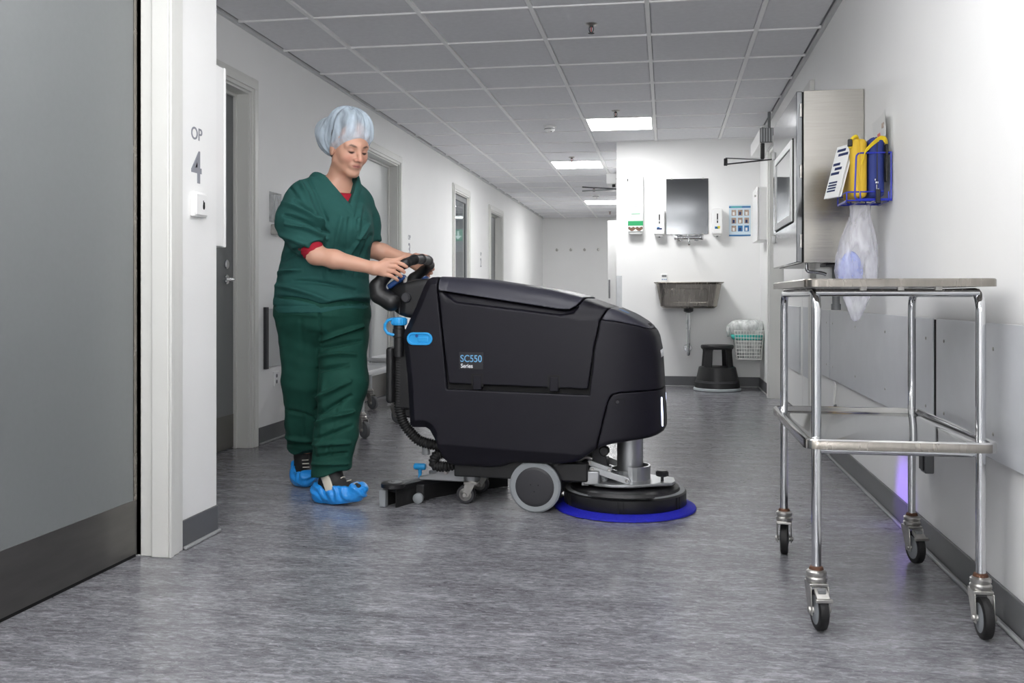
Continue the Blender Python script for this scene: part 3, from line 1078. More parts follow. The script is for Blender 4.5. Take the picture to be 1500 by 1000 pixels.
# little print and slot on the front cap
def top_quad(name, u0, u1, v0, v1, m):
    vs = []
    for a in range(4):
        for b in range(4):
            u = u0 + (u1 - u0) * a / 3; v_ = v0 + (v1 - v0) * b / 3
            vs.append((u, v_, surf_w(u, v_) + .0012))
    fs = [(a * 4 + b, a * 4 + b + 1, a * 4 + b + 5, a * 4 + b + 4) for a in range(3) for b in range(3)]
    return link_mesh(name, vs, fs, m, mach)
top_quad('cap_sticker', .385, .425, -.09, -.03, M['bluep'])
top_quad('cap_slot', .50, .512, -.06, .06, M['gap'])

# ---- console and operator handle
CONS_ = soften([(-.600, .838), (-.547, .797), (-.500, .782), (-.430, .78), (-.385, .930), (-.405, .950), (-.465, .944), (-.498, .936), (-.556, .938), (-.612, .892)], .012)
F_CONS = Field2(CONS_)
sdf_obj('console', lambda P: smax(F_CONS(P[:, 0], P[:, 2]), np.abs(P[:, 1]) - .175 - .03 * np.clip((P[:, 0] + .5) / .1, -1, 0), .03), (-.64, -.20, .75), (-.36, .20, .98), .0045, M['black'], mach)
ring = [(-.560, -.185, .850), (-.612, -.190, .880), (-.620, -.192, .915), (-.590, -.192, .953), (-.545, -.185, .985), (-.505, -.165, 1.012), (-.488, -.10, 1.030), (-.488, 0, 1.036), (-.490, .10, 1.032), (-.505, .165, 1.015),
        (-.540, .185, .992), (-.590, .192, .955), (-.620, .192, .915), (-.612, .19, .88), (-.560, .185, .85)]
rr = [.040, .036, .031, .025, .021, .020, .020, .020, .020, .020, .021, .025, .031, .036, .040]
hd = sdf_obj('operator_handle', lambda P: chain(P, ring, rr, .012), (-.68, -.25, .79), (-.44, .25, 1.08), .0045, M['black'], mach)
for sg in (-1, 1):
    q = sdf_obj('paddle_lever', lambda P: rbox(P, (-.545, sg * .155, .935), (.043, .022, .011), .008, np.array(Matrix.Rotation(R(-34), 3, 'Y'))), (-.62, -.22, .87), (-.47, .22, 1.0), .004, M['bluedark'], mach)
    q['label'] = 'navy blue paddle lever under the handle'
    bx('paddle_stem', (-.515, sg * .155 - .008, .92), (-.50, sg * .155 + .008, .955), M['zinc'], mach, bev=.002)
mb = MB().lathe([(.019, -.012), (.022, -.004), (.022, .006), (.006, .012)][::-1], (-.495, -.175, .868), 'y', 18)
mb.lathe([(.016, -.014), (.016, .0)], (-.495, -.178, .868), 'y', 18)
mb.build('console_knob', M['darkgrey'], mach)
bx('console_slot', (-.532, -.172, .80), (-.526, -.169, .85), M['darkgrey'], mach, bev=.001)
bx('display', (-.50, -.10, .9385), (-.43, .10, .9475), M['darkgrey'], mach, bev=.002)

# ---- rear: filler cap, drain hoses, splash pad
mb = MB().lathe([(.030, .752), (.032, .758), (.032, .778), (.028, .784), (.010, .786)], (-.530, -.17, 0), 'z', 24)
for k in range(18):
    a = 2 * PI * k / 18
    mb.box((-.530 + .032 * math.cos(a) - .002, -.17 + .032 * math.sin(a) - .002, .757), (-.530 + .032 * math.cos(a) + .002, -.17 + .032 * math.sin(a) + .002, .779))
fc = mb.build('filler_cap', M['bluecyan'], mach)
fc['label'] = 'bright blue screw cap with strap'
MB().tube([(-.553, -.19, .779), (-.572, -.195, .772), (-.583, -.197, .755), (-.583, -.197, .735), (-.572, -.195, .718), (-.552, -.19, .712), (-.535, -.185, .714)], .0065, 8).build('cap_strap', M['bluecyan'], fc)
MB().lathe([(.022, .62), (.022, .70), (.027, .702), (.027, .735), (.024, .737), (.024, .753)], (-.530, -.17, 0), 'z', 20).build('filler_neck', M['black'], mach)
sdf_obj('splash_pad', lambda P: smax(rbox(P, (-.565, 0, .542), (.016, .20, .118), .014), -rbox(P, (-.59, 0, .542), (.016, .16, .09), .01), .006), (-.60, -.22, .40), (-.54, .22, .68), .0045, M['black'], mach)
mb = MB().box((-.552, -.17, .40), (-.46, .17, .70)).box((-.545, -.15, .36), (-.46, .15, .40))
mb.build('rear_housing', M['black'], mach, bev=.008)
def hose(name, pts, r0, pitch):
    q = [Vector(p) for p in arc_path(pts, .08, 10)]
    L = [0]
    for a, b in zip(q, q[1:]): L.append(L[-1] + (b - a).length)
    n_ = int(L[-1] / pitch * 4)
    P_, R_ = [], []
    for i in range(n_ + 1):
        s_ = L[-1] * i / n_
        j = max(k for k in range(len(L)) if L[k] <= s_ + 1e-9)
        j = min(j, len(q) - 2)
        t = (s_ - L[j]) / max(1e-6, L[j + 1] - L[j])
        P_.append(q[j].lerp(q[j + 1], t)); R_.append(r0 + (.0022 if i % 4 < 2 else -.0022))
    return MB().tube(P_, R_, 12).build(name, M['rubber'], mach, ang=60)
hose('drain_hose', [(-.535, -.150, .62), (-.540, -.150, .42), (-.522, -.148, .335), (-.455, -.145, .265), (-.40, -.14, .250), (-.33, -.13, .238)], .021, .011)
hose('suction_hose', [(-.31, -.10, .215), (-.385, -.12, .205), (-.395, -.13, .160), (-.335, -.13, .155), (-.29, -.09, .17)], .021, .011)
MB().lathe([(.017, 0), (.017, .03), (.012, .034)], (-.425, -.13, .205), 'z', 14).build('hose_plug', M['midgrey'], mach)

# ---- chassis and wheels
mb = MB().box((-.29, -.17, .125), (.27, .17, .20)).box((-.02, -.145, .085), (.14, .145, .13)).box((.20, -.05, .10), (.33, .05, .20))
mb.build('chassis', M['black'], mach, bev=.006)
def drive_wheel(sg):
    c = (.061, 0, .105)
    v0, v1 = (-.215, -.160) if sg < 0 else (.160, .215)
    ty = MB().lathe([(.078, v0 + .006), (.098, v0 + .004), (.105, v0 + .010), (.105, v1 - .010), (.098, v1 - .004), (.078, v1 - .006)], c, 'y', 48)
    t = ty.build('drive_wheel', M['greytyre'], mach)
    tr = MB().lathe([(.1052, v0 + .020), (.1062, v0 + .024), (.1062, v1 - .008), (.1052, v1 - .004)], c, 'y', 48)
    tr.build('tread', M['darkgrey'], t)
    f = v0 if sg < 0 else v1
    s_ = 1 if sg < 0 else -1
    hub = MB().lathe(sorted([(.080, f + s_ * .02), (.080, f + s_ * .006), (.074, f + s_ * .003), (.070, f + s_ * .007), (.066, f + s_ * .002), (.040, f + s_ * .0005), (.004, f)], key=lambda q: q[1]), c, 'y', 40)
    hub.build('hub', M['darkgrey'], t)
    sm = MB()
    for k in range(3):
        a = 2 * PI * k / 3 + .5
        sm.lathe([(.003, f - .0006), (.003, f + .001)], (c[0] + .018 * math.cos(a), 0, c[2] + .018 * math.sin(a)), 'y', 8)
    sm.build('hub_screw', M['gap'], t)['kind'] = 'stuff'
drive_wheel(-1); drive_wheel(1)
MB().lathe([(.014, -.16), (.014, .16)], (.061, 0, .105), 'y', 12).build('axle', M['zinc'], mach)
for vy in (-.095, .13):
    st_ = MB().lathe([(.034, .102), (.036, .106), (.036, .19)], (-.232, vy, 0), 'z', 24).build('caster_post', M['alu'], mach)
    fk = MB()
    fk.box((-.262, vy - .027, .084), (-.205, vy + .027, .094)); fk.lathe([(.026, .092), (.026, .104)], (-.232, vy, 0), 'z', 16)
    for s_ in (-1, 1):
        fk.prism([(-.268, .03), (-.242, .03), (-.212, .088), (-.258, .088)], vy + s_ * .022, vy + s_ * .026, lambda a, b, d: (a, d, b))
    fk.build('caster_fork', M['zinc'], st_, bev=.0015)
    wc = (-.258, 0, .040)
    MB().lathe([(.026, vy - .016), (.037, vy - .015), (.040, vy - .009), (.040, vy + .009), (.037, vy + .015), (.026, vy + .016)], wc, 'y', 28).build('caster_wheel', M['darkgrey'], st_)
    MB().lathe([(.008, vy - .030), (.010, vy - .026), (.027, vy - .017), (.027, vy + .017), (.010, vy + .026), (.008, vy + .030)], wc, 'y', 20).build('caster_hub', M['zinc'], st_)

# ---- squeegee, swung out behind
sd = Vector((.538, .843, 0)); sn = Vector((-.843, .538, 0)); sc = Vector((-.365, .035, 0))
def sq(t, q, w_):
    p = sc + sd * t + sn * (q + .05 * (1 - (t / .34) ** 2))
    return (p.x, p.y, w_)
T = [-.32 + .64 * i / 16 for i in range(17)]
def arcbar(q0, q1, w0, w1):
    m_ = MB()
    for i in range(16):
        a, b = T[i], T[i + 1]
        m_.add([sq(a, q0, w0), sq(b, q0, w0), sq(b, q1, w0), sq(a, q1, w0), sq(a, q0, w1), sq(b, q0, w1), sq(b, q1, w1), sq(a, q1, w1)],
               [(0, 3, 2, 1), (4, 5, 6, 7), (0, 1, 5, 4), (2, 3, 7, 6)] + ([(3, 0, 4, 7)] if i == 0 else []) + ([(1, 2, 6, 5)] if i == 15 else []))
    return m_
bar = arcbar(-.032, .032, .062, .084).build('squeegee', M['black'], mach)
arcbar(-.020, .012, .084, .092).build('clamp_strip', M['midgrey'], bar)
arcbar(-.034, -.028, .001, .064).build('blade', M['rubber'], bar)
arcbar(.028, .034, .001, .064).build('blade', M['rubber'], bar)
p = sq(-.31, .0, 0)
MB().box((p[0] - .050, p[1] - .030, .001), (p[0] - .022, p[1] + .004, .072)).build('blade_end', M['greytyre'], bar, bev=.003)
MB().lathe([(.044, .080), (.050, .084), (.050, .098), (.044, .102)], (p[0] + .004, p[1] - .008, 0), 'z', 28).build('bumper_roller', M['black'], bar)
MB().lathe([(.030, .102), (.030, .104)], (p[0] + .012, p[1] - .008, 0), 'z', 24).lathe([(.008, .102), (.008, .108)], (p[0] + .004, p[1] - .008, 0), 'z', 10).build('roller_washer', M['midgrey'], bar)
p = sq(-.20, -.055, 0)
MB().lathe([(.017, -.012), (.022, -.008), (.022, .008), (.017, .012)], (p[0], p[1], .022), 'y', 20).build('guide_wheel', M['greytyre'], bar)
bx('wheel_arm', (p[0] - .014, p[1] + .012, .02), (p[0] + .02, p[1] + .03, .075), M['black'], bar, bev=.003)
p = sq(-.13, .01, 0)
kn = MB().lathe([(.010, .088), (.007, .10), (.009, .128)], (p[0], p[1], 0), 'z', 14)
kn.lathe([(.011, -.026), (.014, -.022), (.014, .022), (.011, .026)], (p[0], p[1], .138), 'x', 14)
kn.build('blue_knob', M['bluecyan'], bar)['label'] = 'bright blue T-shaped knob'
p = sq(0, 0, 0)
mb = MB()
mb.prism([(-.47, .088), (-.27, .088), (-.27, .150), (-.35, .150), (-.40, .118), (-.47, .104)], -.085, -.075, lambda a, b, d: (a, d, b))
mb.prism([(-.47, .088), (-.27, .088), (-.27, .150), (-.35, .150), (-.40, .118), (-.47, .104)], .045, .055, lambda a, b, d: (a, d, b))
mb.box((-.46, -.08, .086), (-.27, .05, .096)); mb.box((-.33, -.08, .14), (-.26, .05, .15))
mb.build('squeegee_bracket', M['alu'], mach, bev=.003)
MB().lathe([(.007, -.11), (.009, -.105), (.009, .08), (.007, .085)], (-.345, 0, .128), 'y', 12).build('pivot_bolt', M['zinc'], mach)

# ---- brush deck
dc = (.402, -.01, 0)
dk = MB().lathe([(.205, .016), (.248, .020), (.252, .026), (.252, .074), (.246, .080), (.226, .082), (.222, .092), (.205, .097), (.120, .099), (.118, .106), (.02, .108)], dc, 'z', 72).build('brush_deck', M['black'], mach)
rb = MB()
for k in range(6):
    for da in (-.042, .042):
        a = -PI / 2 + .05 + k * PI / 3 + da
        mt = Matrix.Translation((dc[0] + .2525 * math.cos(a), dc[1] + .2525 * math.sin(a), .050)) @ Matrix.Rotation(a, 4, 'Z')
        rb.boxm(mt, (.003, .005, .046))
rb.build('rim_rib', M['gap'], dk)['kind'] = 'stuff'
MB().lathe([(.246, .0803), (.240, .0815), (.228, .0823)], dc, 'z', 72).build('rim_top', M['midgrey'], dk)
br = MB().lathe([(.284, .001), (.292, .003), (.290, .010), (.268, .022), (.25, .025)], dc, 'z', 96).build('brush_disc', M['brush'], mach)
br['label'] = 'deep blue bristle brush disc'
# motor and its bracket
mc_ = (.423, -.005, 0)
MB().lathe([(.054, .12), (.054, .345)], mc_, 'z', 36).build('brush_motor', M['alu'], mach)
mb = MB()
N = 28
for k in range(N):
    a0, a1 = 2 * PI * k / N, 2 * PI * (k + 1) / N
    z0 = .176
    for (a, b) in ((a0, a1),):
        q = [(mc_[0] + r_ * math.cos(t_), mc_[1] + r_ * math.sin(t_)) for r_, t_ in ((.076, a), (.076, b), (.084, b), (.084, a))]
        mb.prism(q, .10, z0 - .016 * (math.cos(a - PI) > .1), lambda x, y, d: (x, y, d))
mb.build('motor_bracket', M['alu'], mach)
pl = [(.245, -.11), (.30, -.16), (.37, -.175), (.44, -.165), (.60, -.075), (.61, -.03), (.60, .05), (.46, .12), (.30, .12), (.25, .08)]
MB().prism(pl, .108, .120, lambda x, y, d: (x, y, d)).build('deck_plate', M['alu'], mach, bev=.003)
def bar_link(name, a, b, v0, v1, r_, m):
    a = Vector((a[0], 0, a[1])); b = Vector((b[0], 0, b[1]))
    d = (b - a).normalized(); n_ = Vector((-d.z, 0, d.x))
    pts = []
    for k in range(9):
        t = PI / 2 + PI * k / 8
        pts.append(a + d * math.cos(t) * r_ + n_ * math.sin(t) * r_)
    for k in range(9):
        t = -PI / 2 + PI * k / 8
        pts.append(b + d * math.cos(t) * r_ + n_ * math.sin(t) * r_)
    o = MB().prism([(q.x, q.z) for q in pts], v0, v1, lambda x, y, dd: (x, dd, y)).build(name, m, mach, bev=.002)
    sm = MB()
    for q in (a, b):
        sm.lathe([(.005, v0 - .004), (.007, v0 - .002), (.007, v1 + .002)], (q.x, 0, q.z), 'y', 12)
    sm.build('link_bolt', M['zinc'], o)['kind'] = 'stuff'
    return o
bar_link('link_arm', (.285, .172), (.425, .132), -.140, -.128, .013, M['alu'])
bar_link('link_arm', (.272, .196), (.352, .170), -.124, -.112, .011, M['alu'])
bar_link('link_arm', (.272, .19), (.41, .14), .09, .102, .013, M['alu'])
mb = MB().box((.25, -.16, .112), (.315, -.10, .17)); mb.box((.285, -.10, .112), (.34, .08, .155))
mb.build('link_block', M['alu'], mach, bev=.006)
mb = MB().prism([(.268, .115), (.335, .115), (.345, .17), (.332, .232), (.305, .262), (.285, .245), (.262, .19)], -.10, -.085, lambda a, b, d: (a, d, b))
mb.build('deck_hanger', M['darkgrey'], mach, bev=.003)
MB().lathe([(.016, -.115), (.020, -.110), (.020, -.08)], (.328, 0, .243), 'y', 16).build('hanger_knob', M['black'], mach)
MB().tube(arc_path([(.175, -.135, .185), (.215, -.135, .188), (.255, -.14, .225), (.285, -.14, .215)], .02), .0075, 8).build('lift_rod', M['zinc'], mach)
MB().tube([(.14, -.12, .125), (.245, -.12, .125)], .012, 10).tube([(.16, -.12, .125), (.165, -.12, .125)], .017, 10).build('damper', M['darkgrey'], mach)
bx('damper_end', (.240, -.14, .105), (.272, -.10, .155), M['alu'], mach, bev=.003)
# release lever and knob on the deck
mb = MB()
LV = [(-2.05 + 1.05 * k / 12) for k in range(13)]
vs, fs = [], []
for k, a in enumerate(LV):
    wv = .030 if 1 < k < 11 else .016
    for r_, z in ((.250 - wv, .099), (.254, .096), (.262, .084), (.250 - wv, .082)):
        vs.append((dc[0] + r_ * math.cos(a), dc[1] + r_ * math.sin(a), z + .004))
for k in range(12):
    for j in range(4):
        a, b = k * 4 + j, k * 4 + (j + 1) % 4
        fs.append((a, a + 4, b + 4, b))
fs += [(0, 1, 2, 3), (51, 50, 49, 48)]
mb.add(vs, fs)
mb.build('release_lever', M['black'], mach)
mb = MB().lathe([(.006, .11), (.006, .145)], (.558, -.045, 0), 'z', 10).lathe([(.012, .138), (.026, .142), (.026, .158), (.020, .164)], (.558, -.045, 0), 'z', 8)
mb.build('deck_knob', M['black'], mach)
# ================================================================== TROLLEYS
def rrect(x0, x1, y0, y1, r_, n=6):
    out = []
    for cx, cy, a0 in ((x1 - r_, y0 + r_, -90), (x1 - r_, y1 - r_, 0), (x0 + r_, y1 - r_, 90), (x0 + r_, y0 + r_, 180)):
        for k in range(n + 1):
            a = R(a0 + 90 * k / n)
            out.append((cx + r_ * math.cos(a), cy + r_ * math.sin(a)))
    return out
def loops(name, spec, m, parent, n=6, bev=0, **kw):
    """skin stacked rounded rectangles: spec = (x0, x1, y0, y1, r, z); ends capped"""
    vs, fs = [], []
    for (a, b, c, d, r_, z) in spec:
        vs += [(x, y, z) for x, y in rrect(a, b, c, d, r_, n)]
    k = 4 * (n + 1)
    for i in range(len(spec) - 1):
        for j in range(k):
            l = (j + 1) % k
            fs.append((i * k + j, i * k + l, (i + 1) * k + l, (i + 1) * k + j))
    fs.append(tuple(reversed(range(k))))
    fs.append(tuple((len(spec) - 1) * k + j for j in range(k)))
    return link_mesh(name, vs, fs, m, parent, bev=bev, **kw)

def caster(parent, x, y, rot, brake, rusty, m_tyre, tube_r=.0125, wr=.052):
    c = MB().lathe([(.024, .118), (.027, .122), (.027, .130), (.023, .134), (.026, .138), (.026, .146), (.018, .152)], (0, 0, 0), 'z', 20).build('caster', M['zinc'], parent)
    c.location = (x, y, 0); c.rotation_euler = (0, 0, R(rot))
    MB().lathe([(.0165, .146), (.0195, .150), (.017, .158), (tube_r + .0006, .160)], (0, 0, 0), 'z', 18).build('rusty_collar', M['rust'] if rusty else M['zinc'], c)
    f = MB()
    oy = -.026 if rot > -90 else .026
    for s_ in (-1, 1):
        f.prism([(oy - .015, .040), (oy + .015, .040), (.028, .112), (-.032, .112)], s_ * .021, s_ * .0245, lambda a, b, d: (d, a, b))
    f.box((-.0245, -.026, .110), (.0245, .026, .119))
    f.lathe([(.007, -.030), (.009, -.026), (.009, .026), (.007, .030)], (0, oy, wr), 'x', 12)
    f.build('fork', M['zinc'], c, bev=.0015)
    w_ = (0, oy, wr)
    MB().lathe([(.036, -.012), (.046, -.013), (.051, -.010), (wr, -.004), (wr, .004), (.051, .010), (.046, .013), (.036, .012)], w_, 'x', 32).build('tyre', m_tyre, c)
    MB().lathe([(.010, -.016), (.020, -.014), (.032, -.0135), (.038, -.012), (.038, .012), (.032, .0135), (.020, .014), (.010, .016)], w_, 'x', 28).build('hub', M['greytyre'], c)
    if brake:
        b = MB().prism([(-.034, .112), (-.064, .094), (-.068, .086), (-.060, .086), (-.034, .100)], -.017, .017, lambda a, q, d: (d, a, q))
        b.box((-.022, -.074, .083), (.022, -.062, .092))
        b.build('brake_pedal', M['zinc'], c, bev=.0015)
        bx('pedal_pad', (-.010, -.054, .100), (.010, -.038, .112), M['midgrey'], c, bev=.002)
    return c

def trolley(label, x0, x1, y0, y1, rots, m_tube, m_shelf, m_tray, zl, brakes, rusty, top=True):
    cx, cy = (x0 + x1) / 2, (y0 + y1) / 2
    t = thing('steel_trolley', label, 'trolley', (cx, cy, 0))
    a0, a1, b0, b1 = x0 - cx, x1 - cx, y0 - cy, y1 - cy
    for x in (a0, a1):
        MB().tube(arc_path([(x, b0, .155), (x, b0, .882), (x, b1, .882), (x, b1, .155)], .055, 8), .0125, 14).build('side_frame', m_tube, t)
    for z in (.882, zl - .036):
        for y in (b0, b1):
            MB().tube([(a0, y + (.012 if y < 0 else -.012), z), (a1, y + (.012 if y < 0 else -.012), z)], .0095, 12).build('crossbar', m_tube, t)
    e = .034
    if top:
        for x in (a0 + .12, (a0 + a1) / 2 + .01, a1 - .10):
            for y in (b0 + .012, b1 - .012):
                bx('shelf_clip', (x - .008, y - .008, .888), (x + .008, y + .008, .8975), M['zinc'], t)
        loops('top_shelf', [(a0 - e + .016, a1 + e - .016, b0 - e - .01 + .016, b1 + e + .01 - .016, .02, .8972), (a0 - e, a1 + e, b0 - e - .01, b1 + e + .01, .034, .8972), (a0 - e, a1 + e, b0 - e - .01, b1 + e + .01, .034, .915),
                            (a0 - e + .003, a1 + e - .003, b0 - e - .007, b1 + e + .007, .032, .918), (a0 - e + .010, a1 + e - .010, b0 - e, b1 + e, .026, .918), (a0 - e + .016, a1 + e - .016, b0 - e + .006, b1 + e - .006, .022, .913)], m_shelf, t)
    O_ = (a0 - e, a1 + e, b0 - e - .01, b1 + e + .01)
    def ins(q): return (O_[0] + q, O_[1] - q, O_[2] + q, O_[3] - q)
    loops('lower_shelf', [ins(.02) + (.02, zl - .026), ins(.0) + (.034, zl - .026), ins(0) + (.034, zl - .004), ins(.003) + (.032, zl), ins(.010) + (.026, zl), ins(.014) + (.024, zl - .003), ins(.026) + (.02, zl - .014), ins(.04) + (.016, zl - .016)], m_tray, t)
    lsh = [o for o in t.children if o.name.startswith('lower_shelf')][0]
    if rusty:
        lsh.data.materials.append(m_shelf)
        for p in lsh.data.polygons:
            if p.center.z < zl - .002 and abs(p.normal.z) < .3 and (p.center.x < O_[0] + .006 or p.center.x > O_[1] - .006 or p.center.y < O_[2] + .006 or p.center.y > O_[3] - .006 or False):
                p.material_index = 1
    k = 0
    for y in (b0, b1):
        for x in (a0, a1):
            caster(t, x, y, rots[k], brakes[k], rusty, M['rubber'] if rusty else M['midgrey'])
            k += 1
    return t
trolley('two-shelf stainless steel trolley with rusty braked castors, in front of the right wall', .392, .80, 2.625, 3.325, (8, 0, 172, 12), M['chrome'], M['steel_dark'], M['tray'], .500, (1, 0, 0, 1), True)
trolley('pale steel trolley behind the person, nearer of the two by the left wall', -2.28, -1.86, 5.70, 6.42, (40, 50, 20, 60), M['pale_steel'], M['pale_steel'], M['pale_steel'], .41, (0, 0, 0, 0), False)
trolley('pale steel trolley farther along the left wall, its castor just left of the machine', -2.27, -1.90, 7.16, 7.9, (60, 20, 40, 10), M['pale_steel'], M['pale_steel'], M['pale_steel'], .40, (0, 0, 0, 0), False)

# ================================================================== RIGHT WALL
cab = thing('wall_cabinet', 'brushed stainless steel cabinet with a white framed window, high on the right wall', 'cabinet', (.75, 5.02, 1.027))
mb = MB().box((-.128, -.48, 0), (.137, .48, .789))
mb.build('cabinet_body', M['steel'], cab, bev=.002)
bx('seam', (-.134, -.474, .004), (-.128, .474, .785), M['gap'], cab)
dr = bx('door', (-.160, -.478, .002), (-.134, .478, .787), M['mirror'], cab, bev=.003)
mb = MB()
for lo, hi in (((-.170, -.36, .20), (-.160, .33, .235)), ((-.170, -.36, .55), (-.160, .33, .585)), ((-.170, -.36, .235), (-.160, -.325, .55)), ((-.170, .295, .235), (-.160, .33, .55))):
    mb.box(lo, hi)
mb.build('window_frame', M['white'], dr, bev=.002)
bx('window_pane', (-.165, -.325, .235), (-.1605, .295, .55), mat('grey_glass_pane', (120, 125, 128), .04, .3), dr)
bx('window_gasket', (-.163, -.366, .194), (-.160, .336, .591), M['gap'], dr)
for z in (.10, .42, .70):
    MB().lathe([(.006, z - .03), (.006, z + .03)], (-.140, -.478, 0), 'z', 10).build('hinge', M['zinc'], cab)
for z in (.16, .62):
    bx('catch', (-.172, .40, z - .02), (-.160, .44, z + .02), M['white'], dr, bev=.003)
MB().tube([(.07, -.15, -.20), (.07, -.15, .0)], .018, 14).tube([(.07, -.15, -.22), (.07, -.15, -.19)], .023, 14).build('drain_pipe', M['midgrey'], cab)
MB().tube(arc_path([(-.09, -.30, .0), (-.09, -.30, -.035), (-.02, -.30, -.042), (.0, -.30, -.05)], .03), .008, 10).build('outlet_spout', M['chrome'], cab)
bx('wall_bracket', (-.02, -.42, -.014), (.135, -.24, -.001), M['darkgrey'], cab, bev=.002)

bk = thing('wire_basket', 'small blue wire basket hung on the right wall beside the steel cabinet', 'basket', (.885, 4.09, 1.26))
mb = MB()
for y in (-.10, .10):
    mb.tube(arc_path([(0, y, .185), (-.135, y, .185), (-.142, y, .0), (0, y, .0)], .018, 5), .0035, 8)
for x in (-.172, -.12, -.06, -.012):
    mb.tube(arc_path([(x, -.10, .03), (x, -.10, -.008), (x, .10, -.008), (x, .10, .03)], .012, 4), .003, 8)
mb.tube(arc_path([(0, -.10, -.004), (-.172, -.10, -.004), (-.172, .10, -.004), (0, .10, -.004)], .012, 4), .003, 8)
mb.tube(arc_path([(-.03, -.10, .03), (-.172, -.10, .03), (-.172, .10, .03), (-.03, .10, .03)], .012, 4), .003, 8)
mb.tube([(-.003, -.10, 0), (-.003, -.10, .185)], .0035, 8).tube([(-.003, .10, 0), (-.003, .10, .185)], .0035, 8).tube([(-.003, -.10, .185), (-.003, .10, .185)], .0035, 8)
mb.build('wire_frame', M['wireblue'], bk)
def soft_case(name, label, x, w_, ln_, h_, z, m, strap, g=None):
    t = thing(name, label, 'case', (x, 4.09, z))
    sdf_obj('case_body', lambda P: rbox(P, (0, 0, h_ / 2), (w_ / 2, ln_ / 2, h_ / 2), .018) - .002 * np.exp(-((np.abs(P[:, 0]) - .010) / .003) ** 2), (-w_ / 2 - .01, -ln_ / 2 - .01, -.01), (w_ / 2 + .01, ln_ / 2 + .01, h_ + .01), .004, m, t)
    MB().tube(arc_path([(0, -ln_ / 2 - .001, .02), (0, -ln_ / 2 - .001, h_ + .001), (0, ln_ / 2 + .001, h_ + .001), (0, ln_ / 2 + .001, .02)], .02, 5), .0022, 6).build('zip', M['darkgrey'] if m is M['navy'] else M['yellow'], t)
    return t
yc = soft_case('zip_case', 'yellow zipped soft case standing in the blue wire basket', .762, .062, .20, .235, 1.268, M['yellow'], 1)
MB().tube(arc_path([(.0, -.05, .236), (-.005, -.07, .252), (-.03, -.09, .236), (-.034, -.085, .20)], .02, 5), [.007] * 14, 8).build('carry_loop', M['yellow2'], yc)
MB().box((-.044, -.10, .205), (-.026, -.08, .235)).build('strap_buckle', M['black'], yc, bev=.004)
nc = soft_case('zip_case', 'navy zipped soft case standing in the blue wire basket next to the wall', .829, .060, .20, .240, 1.268, M['navy'], 1)
def ribbon(pts, wd, th, wdir):
    m_ = MB(); vs = []
    W = Vector(wdir)
    pts = [Vector(p) for p in pts]
    for i, p in enumerate(pts):
        t = (pts[min(i + 1, len(pts) - 1)] - pts[max(i - 1, 0)]).normalized()
        n_ = t.cross(W).normalized() * th / 2
        vs += [p - W * wd / 2 - n_, p + W * wd / 2 - n_, p + W * wd / 2 + n_, p - W * wd / 2 + n_]
    fs = [(0, 1, 2, 3), tuple(len(vs) - 4 + k for k in (3, 2, 1, 0))]
    for i in range(len(pts) - 1):
        for k in range(4):
            l = (k + 1) % 4
            fs.append((i * 4 + k, i * 4 + l, i * 4 + 4 + l, i * 4 + 4 + k))
    return m_.add(vs, fs)
ribbon(arc_path([(-.058, -.115, .140), (-.052, -.115, .178), (-.02, -.112, .212), (.012, -.10, .236), (.038, -.09, .228), (.04, -.085, .20)], .03, 5), .022, .003, (.25, -.2, .95)).build('yellow_strap', M['yellow2'], nc)
bx('strap_end', (.030, -.112, .06), (.040, -.085, .21), M['black'], nc, bev=.003)
mb = MB().box((-.006, -.1025, .055), (.004, -.101, .062)).box((-.003, -.1025, .030), (.0, -.101, .05)).box((.002, -.1025, .03), (.006, -.101, .034)).box((-.009, -.1025, .066), (-.006, -.101, .073))
mb.build('emblem', M['text_white'], nc)['kind'] = 'stuff'
bx('pull_tab', (-.008, -.118, -.025), (.010, -.106, .03), M['black'], nc, bev=.003)
# folded leaflets hanging from the basket's outer side
for k, (dx, lab) in enumerate(((0, 'white leaflet with dark blue print hanging outside the blue basket'), (.018, 'white leaflet tucked behind the printed leaflet on the blue basket'))):
    t = thing('leaflet', lab, 'leaflet', (.664 + dx * .6, 4.06, 1.275))
    rot = Matrix.Rotation(R(-68), 4, 'Z') @ Matrix.Rotation(R(-16), 4, 'X')
    m_ = MB().boxm(rot @ Matrix.Translation((0, 0, .112)), (.105, .0025, .225))
    m_.build('sheet', M['paper'], t)
    if k == 0:
        m_ = MB()
        for a in range(4):
            m_.boxm(rot @ Matrix.Translation((-.012, -.0018, .03 + a * .012)), (.06, .001, .007))
        for a, wd, zz in ((-.015, .06, .105), (.0, .05, .125), (-.02, .05, .145), (.01, .07, .185), (-.01, .06, .205)):
            m_.boxm(rot @ Matrix.Translation((a, -.0018, zz)), (wd, .001, .011))
        m_.build('print', M['navyp'], t)['kind'] = 'stuff'
